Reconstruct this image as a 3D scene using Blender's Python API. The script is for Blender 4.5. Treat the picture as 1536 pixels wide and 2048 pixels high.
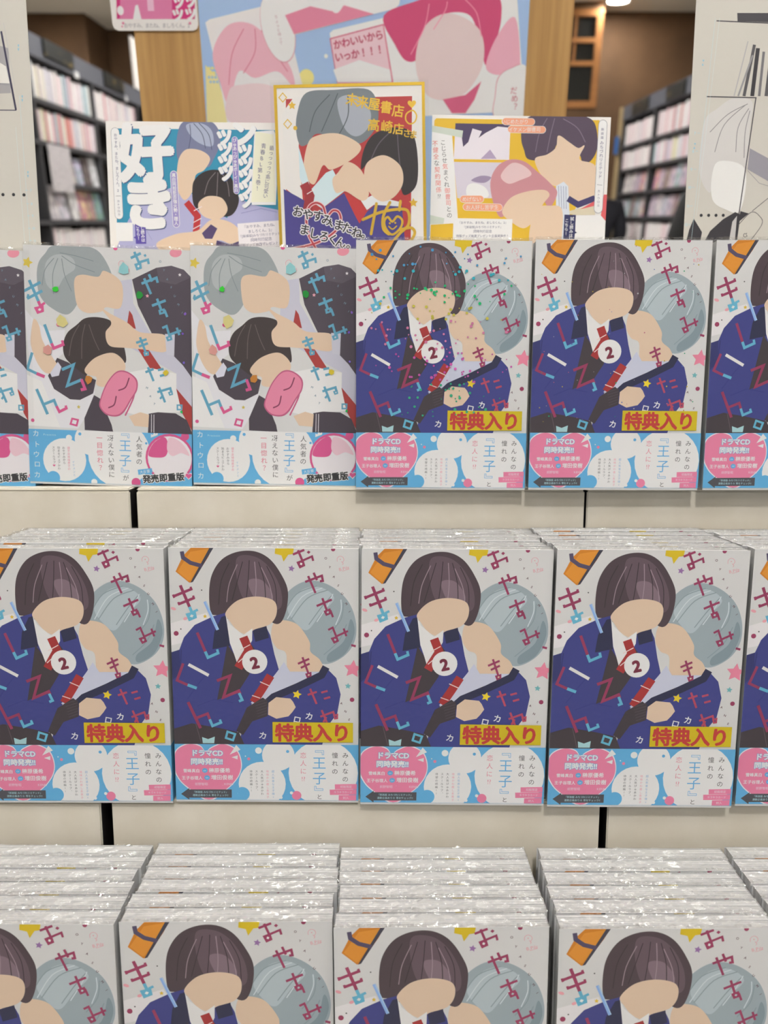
import bpy, bmesh, math, random
from mathutils import Vector, Matrix, Euler
from mathutils.noise import noise as mnoise

S = bpy.context.scene
COL = S.collection
for _o in list(bpy.data.objects):
    bpy.data.objects.remove(_o, do_unlink=True)

# ------------------------------------------------------------------ camera, world, lights, exposure
cam_d = bpy.data.cameras.new('camera')
cam_d.sensor_fit = 'HORIZONTAL'
cam_d.sensor_width = 36.0
cam_d.lens = 36.0 * 1537.0 / 1536.0
cam_d.clip_start = 0.02
cam_d.clip_end = 60
cam_d.dof.use_dof = True
cam_d.dof.focus_distance = 0.54
cam_d.dof.aperture_fstop = 9.0
cam = bpy.data.objects.new('camera', cam_d)
COL.objects.link(cam)
cam.location = (0, 0, 1.2)
cam.rotation_euler = (math.radians(90 - 20.7), 0, 0)
S.camera = cam

world = bpy.data.worlds.new('store_ambient')
S.world = world
world.use_nodes = True
world.node_tree.nodes['Background'].inputs[0].default_value = (1.0, 0.985, 0.96, 1)
world.node_tree.nodes['Background'].inputs[1].default_value = 0.42

S.view_settings.view_transform = 'Standard'
S.view_settings.look = 'None'
S.view_settings.gamma = 1
S.view_settings.use_curve_mapping = False
S.view_settings.exposure = 0.06
S.cycles.max_bounces = 4
S.cycles.diffuse_bounces = 2
S.cycles.glossy_bounces = 1
S.cycles.use_light_tree = False
S.cycles.transmission_bounces = 2
S.cycles.transparent_max_bounces = 8
S.cycles.caustics_reflective = False
S.cycles.caustics_refractive = False
CEIL = 3.15
# store ceiling downlights, some added unseen to brighten walls, aisles and glints: x, y, watts
LAMPS = [(x, y, 4.6) for y in (-1.7, -0.3) for x in (-1.3, 1.3)] + [(0.1, -0.75, 22.0), (-0.55, 0.95, 8.0), (0.6, 0.95, 8.0)] + [(x, y, 26.0) for y in (3.2, 5.4, 7.4) for x in (-1.1, 1.1)] + [(-4.0, 6.6, 60.0), (-2.75, 7.7, 40.0), (3.9, 6.6, 40.0), (2.2, 8.45, 14.0)]

# ------------------------------------------------------------------ helpers
def lin(c):
    return c / 12.92 if c <= 0.04045 else ((c + 0.055) / 1.055) ** 2.4

WREF = lin(203 / 255)

def ink(hx):
    """printed colour: hex as photographed on a sheet whose white reads 203"""
    return tuple(min(0.92, lin(int(hx[i:i + 2], 16) / 255) / WREF * 0.80) for i in (0, 2, 4))

def link(o, parent=None):
    COL.objects.link(o)
    if parent:
        o.parent = parent
    return o

def tag(o, label=None, cat=None, group=None, kind=None):
    if label: o['label'] = label
    if cat: o['category'] = cat
    if group: o['group'] = group
    if kind: o['kind'] = kind
    return o

def empty(name, loc=(0, 0, 0), rot=(0, 0, 0)):
    o = bpy.data.objects.new(name, None)
    o.empty_display_size = 0.02
    COL.objects.link(o)
    o.location = loc
    o.rotation_euler = rot
    return o

def copy_tree(o, parent=None, names=None):
    c = o.copy()
    COL.objects.link(c)
    c.parent = parent
    for ch in o.children:
        if names is None or ch.name.split('.')[0] in names:
            copy_tree(ch, c, None)
    return c

def nmat(name, base=(0.8, 0.8, 0.8), rough=0.5, metal=0.0, spec=0.5):
    m = bpy.data.materials.new(name)
    m.use_nodes = True
    b = m.node_tree.nodes['Principled BSDF']
    b.inputs['Base Color'].default_value = (*base, 1)
    b.inputs['Roughness'].default_value = rough
    b.inputs['Metallic'].default_value = metal
    b.inputs['Specular IOR Level'].default_value = spec
    return m, m.node_tree, b

def noise_tint(name, c1, c2, scale=(8, 8, 8), rough=0.6, bump=0.0, detail=4, spec=0.4, nscale=1.0, pos=(0.35, 0.65)):
    m, t, b = nmat(name, c1, rough, 0, spec)
    tc = t.nodes.new('ShaderNodeTexCoord')
    mp = t.nodes.new('ShaderNodeMapping')
    mp.inputs['Scale'].default_value = scale
    n = t.nodes.new('ShaderNodeTexNoise')
    n.inputs['Scale'].default_value = nscale
    n.inputs['Detail'].default_value = detail
    r = t.nodes.new('ShaderNodeValToRGB')
    r.color_ramp.elements[0].color = (*c1, 1)
    r.color_ramp.elements[1].color = (*c2, 1)
    r.color_ramp.elements[0].position, r.color_ramp.elements[1].position = pos
    t.links.new(tc.outputs['Object'], mp.inputs['Vector'])
    t.links.new(mp.outputs['Vector'], n.inputs['Vector'])
    t.links.new(n.outputs['Fac'], r.inputs['Fac'])
    t.links.new(r.outputs['Color'], b.inputs['Base Color'])
    if bump:
        bp = t.nodes.new('ShaderNodeBump')
        bp.inputs['Strength'].default_value = bump
        bp.inputs['Distance'].default_value = 0.002
        t.links.new(n.outputs['Fac'], bp.inputs['Height'])
        t.links.new(bp.outputs['Normal'], b.inputs['Normal'])
    return m

def attr_mat(name, rough=0.45, metal=0.0, spec=0.4):
    m, t, b = nmat(name, (1, 1, 1), rough, metal, spec)
    a = t.nodes.new('ShaderNodeAttribute')
    a.attribute_name = 'Col'
    t.links.new(a.outputs['Color'], b.inputs['Base Color'])
    return m

def objcol_mat(name, rough=0.5):
    """printed spines: the object's own colour with paler label bands and fine dark type"""
    m, t, b = nmat(name, (1, 1, 1), rough)
    oi = t.nodes.new('ShaderNodeObjectInfo')
    tc = t.nodes.new('ShaderNodeTexCoord')
    mp = t.nodes.new('ShaderNodeMapping')
    mp.inputs['Scale'].default_value = (40, 40, 9)
    ad = t.nodes.new('ShaderNodeVectorMath'); ad.operation = 'ADD'
    rn = t.nodes.new('ShaderNodeCombineXYZ')
    ml = t.nodes.new('ShaderNodeMath'); ml.operation = 'MULTIPLY'; ml.inputs[1].default_value = 50
    t.links.new(oi.outputs['Random'], ml.inputs[0])
    t.links.new(ml.outputs[0], rn.inputs[2])
    t.links.new(tc.outputs['Object'], mp.inputs['Vector'])
    t.links.new(mp.outputs['Vector'], ad.inputs[0])
    t.links.new(rn.outputs[0], ad.inputs[1])
    n = t.nodes.new('ShaderNodeTexNoise'); n.inputs['Scale'].default_value = 1.0; n.inputs['Detail'].default_value = 3
    t.links.new(ad.outputs[0], n.inputs['Vector'])
    r = t.nodes.new('ShaderNodeValToRGB')
    r.color_ramp.interpolation = 'CONSTANT'
    e = r.color_ramp.elements
    e[0].position = 0; e[0].color = (0.35, 0.28, 0.3, 1)
    e[1].position = 0.38; e[1].color = (1, 1, 1, 1)
    x = t.nodes.new('ShaderNodeMix'); x.data_type = 'RGBA'; x.blend_type = 'MULTIPLY'; x.inputs[0].default_value = 0.8
    t.links.new(n.outputs['Fac'], r.inputs['Fac'])
    t.links.new(oi.outputs['Color'], x.inputs[6])
    t.links.new(r.outputs['Color'], x.inputs[7])
    t.links.new(x.outputs[2], b.inputs['Base Color'])
    return m

INK = attr_mat('printed_ink', 0.42)
GLINT_PAINT = attr_mat('painted_glint_foil', 0.25, 0.35, 0.8)  # carries the painted colours of the hologram reflections
FOIL, _, _ = nmat('rose_title_foil', ink('9c4264'), 0.33, 0.5)
GOLD, _, _ = nmat('gold_marker_ink', ink('c9a640'), 0.35, 0.45)
PAPER, _, _ = nmat('cover_paper', (0.78, 0.785, 0.785), 0.4)
BAND, _, _ = nmat('blue_band_paper', ink('5ba3cf'), 0.4)
STICK, _, _ = nmat('yellow_sticker', ink('c2ae16'), 0.4)
SHEET, _, _ = nmat('drawing_paper', ink('bebbb3'), 0.65)
CARD, _, _ = nmat('white_card', ink('d8d5d2'), 0.5)
GOLDED, _, _ = nmat('gold_edge', ink('c8a63c'), 0.3, 0.6)

def page_mat():
    m, t, b = nmat('page_edges', (0.8, 0.8, 0.78), 0.7)
    tc = t.nodes.new('ShaderNodeTexCoord'); mp = t.nodes.new('ShaderNodeMapping')
    mp.inputs['Scale'].default_value = (6, 1500, 6)
    n = t.nodes.new('ShaderNodeTexNoise'); n.inputs['Scale'].default_value = 1; n.inputs['Detail'].default_value = 3
    r = t.nodes.new('ShaderNodeValToRGB'); e = r.color_ramp.elements
    e[0].position = 0.32; e[0].color = (0.48, 0.49, 0.49, 1)
    e[1].position = 0.50; e[1].color = (0.90, 0.90, 0.885, 1)
    t.links.new(tc.outputs['Object'], mp.inputs['Vector']); t.links.new(mp.outputs['Vector'], n.inputs['Vector'])
    t.links.new(n.outputs['Fac'], r.inputs['Fac']); t.links.new(r.outputs['Color'], b.inputs['Base Color'])
    return m
PAGES = page_mat()

def film_mat(name, fac, scale, strength, dist, rough, det=3):
    m = bpy.data.materials.new(name); m.use_nodes = True
    t = m.node_tree; t.nodes.clear()
    o = t.nodes.new('ShaderNodeOutputMaterial'); mx = t.nodes.new('ShaderNodeMixShader')
    tr = t.nodes.new('ShaderNodeBsdfTransparent'); gl = t.nodes.new('ShaderNodeBsdfGlossy')
    tr.inputs[0].default_value = (0.985, 0.985, 0.985, 1)
    gl.inputs['Roughness'].default_value = rough
    mx.inputs[0].default_value = fac
    tc = t.nodes.new('ShaderNodeTexCoord'); n = t.nodes.new('ShaderNodeTexNoise')
    n.inputs['Scale'].default_value = scale; n.inputs['Detail'].default_value = det
    bp = t.nodes.new('ShaderNodeBump'); bp.inputs['Strength'].default_value = strength; bp.inputs['Distance'].default_value = dist
    t.links.new(tc.outputs['Object'], n.inputs['Vector']); t.links.new(n.outputs['Fac'], bp.inputs['Height'])
    t.links.new(bp.outputs['Normal'], gl.inputs['Normal'])
    t.links.new(tr.outputs[0], mx.inputs[1]); t.links.new(gl.outputs[0], mx.inputs[2]); t.links.new(mx.outputs[0], o.inputs[0])
    return m
FILM = film_mat('clear_shrink_film', .022, 60, .25, .002, .05)
CRINKLE = film_mat('crinkled_film_edge', .22, 170, 1.0, .012, .085, .6)

def mesh_obj(name, verts, faces, mats, parent=None, smooth=False):
    me = bpy.data.meshes.new(name)
    me.from_pydata([tuple(v) for v in verts], [], faces)
    for m in (mats if isinstance(mats, (list, tuple)) else [mats]):
        me.materials.append(m)
    if smooth:
        me.polygons.foreach_set('use_smooth', [True] * len(me.polygons))
    me.update()
    o = bpy.data.objects.new(name, me)
    return link(o, parent)

class MB:
    """collects boxes, prisms and tubes into one mesh"""
    def __init__(s): s.v, s.f = [], []
    def box(s, x0, x1, y0, y1, z0, z1):
        n = len(s.v)
        s.v += [(x, y, z) for z in (z0, z1) for y in (y0, y1) for x in (x0, x1)]
        s.f += [tuple(n + i for i in q) for q in ((0, 2, 3, 1), (4, 5, 7, 6), (0, 1, 5, 4), (2, 6, 7, 3), (0, 4, 6, 2), (1, 3, 7, 5))]
        return s
    def prism(s, pts, axis, a, b):
        n, k = len(s.v), len(pts)
        for d in (a, b):
            for p, q in pts:
                s.v.append({'x': (d, p, q), 'y': (p, d, q), 'z': (p, q, d)}[axis])
        s.f.append(tuple(range(n + k - 1, n - 1, -1))); s.f.append(tuple(range(n + k, n + 2 * k)))
        for i in range(k):
            j = (i + 1) % k
            s.f.append((n + i, n + j, n + k + j, n + k + i))
        return s
    def build(s, name, mat, parent=None, bevel=0, seg=2, smooth=False):
        o = mesh_obj(name, s.v, s.f, mat, parent, smooth)
        if bevel:
            bm = bmesh.new(); bm.from_mesh(o.data)
            bmesh.ops.recalc_face_normals(bm, faces=bm.faces)
            bmesh.ops.bevel(bm, geom=list(bm.edges), offset=bevel, segments=seg, affect='EDGES', clamp_overlap=True)
            bm.to_mesh(o.data); bm.free()
        return o

# ------------------------------------------------------------------ flat print
_G = {}
def glyph(ch, bold):
    k = ch
    if k not in _G:
        c = bpy.data.curves.new('glyph', 'FONT'); c.body = ch; c.size = 1; c.resolution_u = 3
        o = bpy.data.objects.new('glyph', c); COL.objects.link(o)
        me = bpy.data.meshes.new_from_object(o.evaluated_get(bpy.context.evaluated_depsgraph_get()))
        v = [(p.co.x, p.co.y) for p in me.vertices]; f = [tuple(p.vertices) for p in me.polygons]
        bpy.data.objects.remove(o); bpy.data.curves.remove(c); bpy.data.meshes.remove(me)
        w = 1.0
        if ord(ch) < 0x250 or ch in 'α':
            xs = [p[0] for p in v] or [0, .3]
            w = max(xs) + 0.07
        if ch in '！？':
            xs = [p[0] for p in v]; d = 0.5 - (min(xs) + max(xs)) / 2
            v = [(x + d, y) for x, y in v]
        _G[k] = (v, f, w)
    return _G[k]

def smooth_pts(P, closed=True, n=6):
    k = len(P); out = []
    rng = range(k) if closed else range(k - 1)
    for i in rng:
        if closed: a, b, c, d = P[i - 1], P[i], P[(i + 1) % k], P[(i + 2) % k]
        else: a, b, c, d = P[max(i - 1, 0)], P[i], P[i + 1], P[min(i + 2, k - 1)]
        for j in range(n):
            t = j / n
            out.append(tuple(0.5 * (2 * b[q] + (c[q] - a[q]) * t + (2 * a[q] - 5 * b[q] + 4 * c[q] - d[q]) * t * t + (3 * b[q] - a[q] - 3 * c[q] + d[q]) * t ** 3) for q in (0, 1)))
    if not closed: out.append(P[-1])
    return out

def stroke(P, w, closed):
    n = len(P); L, R = [], []
    for i in range(n):
        a = P[i - 1] if (closed or i > 0) else None
        c = P[(i + 1) % n] if (closed or i < n - 1) else None
        b = P[i]
        def nrm(p, q):
            dx, dy = q[0] - p[0], q[1] - p[1]; l = math.hypot(dx, dy) or 1e-9
            return (-dy / l, dx / l)
        if a is None: m = nrm(b, c); s = 1
        elif c is None: m = nrm(a, b); s = 1
        else:
            n1, n2 = nrm(a, b), nrm(b, c)
            mx, my = n1[0] + n2[0], n1[1] + n2[1]; l = math.hypot(mx, my) or 1e-9
            m = (mx / l, my / l); s = min(2.2, 1 / max(0.2, m[0] * n1[0] + m[1] * n1[1]))
        L.append((b[0] + m[0] * w / 2 * s, b[1] + m[1] * w / 2 * s)); R.append((b[0] - m[0] * w / 2 * s, b[1] - m[1] * w / 2 * s))
    out = []
    for i in range(n if closed else n - 1):
        j = (i + 1) % n
        out.append([L[i], L[j], R[j], R[i]])
    return out

def ell(c, rx, ry, rot=0, n=28):
    a = math.radians(rot)
    return [(c[0] + rx * math.cos(t) * math.cos(a) - ry * math.sin(t) * math.sin(a), c[1] + rx * math.cos(t) * math.sin(a) + ry * math.sin(t) * math.cos(a)) for t in (2 * math.pi * i / n for i in range(n))]

def clip_poly(P, box):
    for ax, lim, sg in ((0, box[0], 1), (0, box[2], -1), (1, box[1], 1), (1, box[3], -1)):
        out = []
        for i in range(len(P)):
            a, b = P[i - 1], P[i]
            ia, ib = (a[ax] - lim) * sg >= 0, (b[ax] - lim) * sg >= 0
            if ia != ib:
                t = (lim - a[ax]) / (b[ax] - a[ax]); out.append((a[0] + (b[0] - a[0]) * t, a[1] + (b[1] - a[1]) * t))
            if ib: out.append(b)
        P = out
        if len(P) < 3: return []
    return P

SUBS = {}
def op_polys(op):
    k = op[0]
    if k == 'p': return [op[2]]
    if k == 'b': return [smooth_pts(op[2])]
    if k == 'e': return [ell(op[2], op[3], op[4], op[5])]
    if k == 'k':
        c, r, a = op[2], op[3], op[4]
        return [[(c[0] + (r if i % 2 == 0 else r * .5) * math.sin(a + i * math.pi / 5), c[1] - (r if i % 2 == 0 else r * .5) * math.cos(a + i * math.pi / 5)) for i in range(10)]]
    if k == 'h':
        c, r = op[2], op[3]
        return [[(c[0] + r * 1.05 * math.sin(t) ** 3, c[1] - r * (.85 * math.cos(t) - .33 * math.cos(2 * t) - .13 * math.cos(3 * t) - .05 * math.cos(4 * t))) for t in (2 * math.pi * i / 28 for i in range(28))]]
    if k == 's':
        w, P, closed, rnd = op[2], op[3], op[4], op[5]
        caps = []
        if rnd:
            if len(P) > 2: P = smooth_pts(P, bool(closed), 5)
            if not closed: caps = [ell(P[0], w / 2, w / 2, 0, 14), ell(P[-1], w / 2, w / 2, 0, 14)]
        return stroke(P, w, closed) + caps
    if k == 'T':
        _, col, txt, p, size, rot, bold, mode, ex = op
        res = []; subs = []
        def put(ch, cx, cy, r):
            v, f, w = glyph(ch, bold)
            a = math.radians(r); ca, sa = math.cos(a), math.sin(a)
            q = [(cx + size * ((x - w / 2) * ca + (y - .38) * sa), cy + size * ((x - w / 2) * sa - (y - .38) * ca)) for x, y in v]
            if abs(bold) < .015: sh = [(0, 0)]
            else:
                nd = 12 if bold > .05 else 8
                sh = [(0, 0)] + [(bold * size * math.cos(i * 2 * math.pi / nd), bold * size * math.sin(i * 2 * math.pi / nd)) for i in range(nd)]
                if bold > .05: sh += [(bold * .55 * size * math.cos(i * math.pi / 3), bold * .55 * size * math.sin(i * math.pi / 3)) for i in range(6)]
            for si, (ox, oy) in enumerate(sh):
                for g in f: subs.append(si * 8 / len(sh)); res.append([(q[i][0] + ox, q[i][1] + oy) for i in g])
        if mode == 'h':
            ws = [glyph(c, bold)[2] if c != ' ' else .35 for c in txt]
            tot = sum(ws) * ex; a = math.radians(rot); x = -tot / 2
            for c, w in zip(txt, ws):
                m = x + w * ex / 2; x += w * ex
                if c != ' ': put(c, p[0] + m * size * math.cos(a), p[1] + m * size * math.sin(a), rot)
        else:
            n = len(txt)
            for i, c in enumerate(txt):
                t = i / (n - 1) if n > 1 else 0
                cx, cy = p[0] + (ex[0] - p[0]) * t, p[1] + (ex[1] - p[1]) * t
                r = rot
                if c in 'ー―『』': r = rot + 90
                if c in '、。': cx += size * .6; cy -= size * .55
                put(c, cx, cy, r)
        SUBS['last'] = subs
        return res

def print_obj(name, art, parent, clip, front, step=1.0e-5, mats=None):
    """flat print: each tone lies as a thin ink layer; front = y of the sheet's face"""
    W, H, ops = ART[art]
    V, F, C, MI, boxes = [], [], [], [], []
    for op in ops:
        raw = op_polys(op)
        nsh = 9 if op[0] == 'T' and abs(op[6]) >= .015 else (3 if op[0] == 's' else 1)
        sub = [(i % 3) if op[0] == 's' else (i * nsh // max(1, len(raw)) if False else 0) for i in range(len(raw))]
        if op[0] == 'T' and nsh > 1: sub = SUBS.pop('last')
        pr = [(q, s_) for q, s_ in ((clip_poly(list(P), clip) if len(P) > 2 else [], s_) for P, s_ in zip(raw, sub)) if len(q) > 2]
        polys = [q for q, s_ in pr]
        if not polys: continue
        xs = [q[0] for P in polys for q in P]; ys = [q[1] for P in polys for q in P]
        bb = (min(xs), min(ys), max(xs), max(ys))
        lay = (3 if nsh == 9 else 1) + max([l for (b, l) in boxes if b[0] < bb[2] and b[2] > bb[0] and b[1] < bb[3] and b[3] > bb[1]] or [0])
        boxes.append((bb, lay))
        c = op[1]; mi = 0; rgb = (1, 1, 1)
        if c == 'f:title2': mi = 1
        elif c == 'f:gold': mi = 2
        else: rgb = ink(c)
        y = front - step * lay
        for P, s_ in pr:
            area = sum(P[i - 1][0] * P[i][1] - P[i][0] * P[i - 1][1] for i in range(len(P)))
            if abs(area) < 1e-4: continue
            if area > 0: P = P[::-1]
            n = len(V)
            V += [((q[0] - W / 2) / 1000, y - s_ * 2.5e-6, (H - q[1]) / 1000) for q in P]
            F.append(tuple(range(n, n + len(P)))); C.append(rgb); MI.append(mi)
    o = mesh_obj(name, V, F, mats or [INK, FOIL, GOLD], parent)
    me = o.data
    at = me.color_attributes.new('Col', 'FLOAT_COLOR', 'CORNER')
    buf = []
    for p in me.polygons:
        p.material_index = MI[p.index]
        buf += [*C[p.index], 1.0] * p.loop_total
    at.data.foreach_set('color', buf)
    return o

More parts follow.
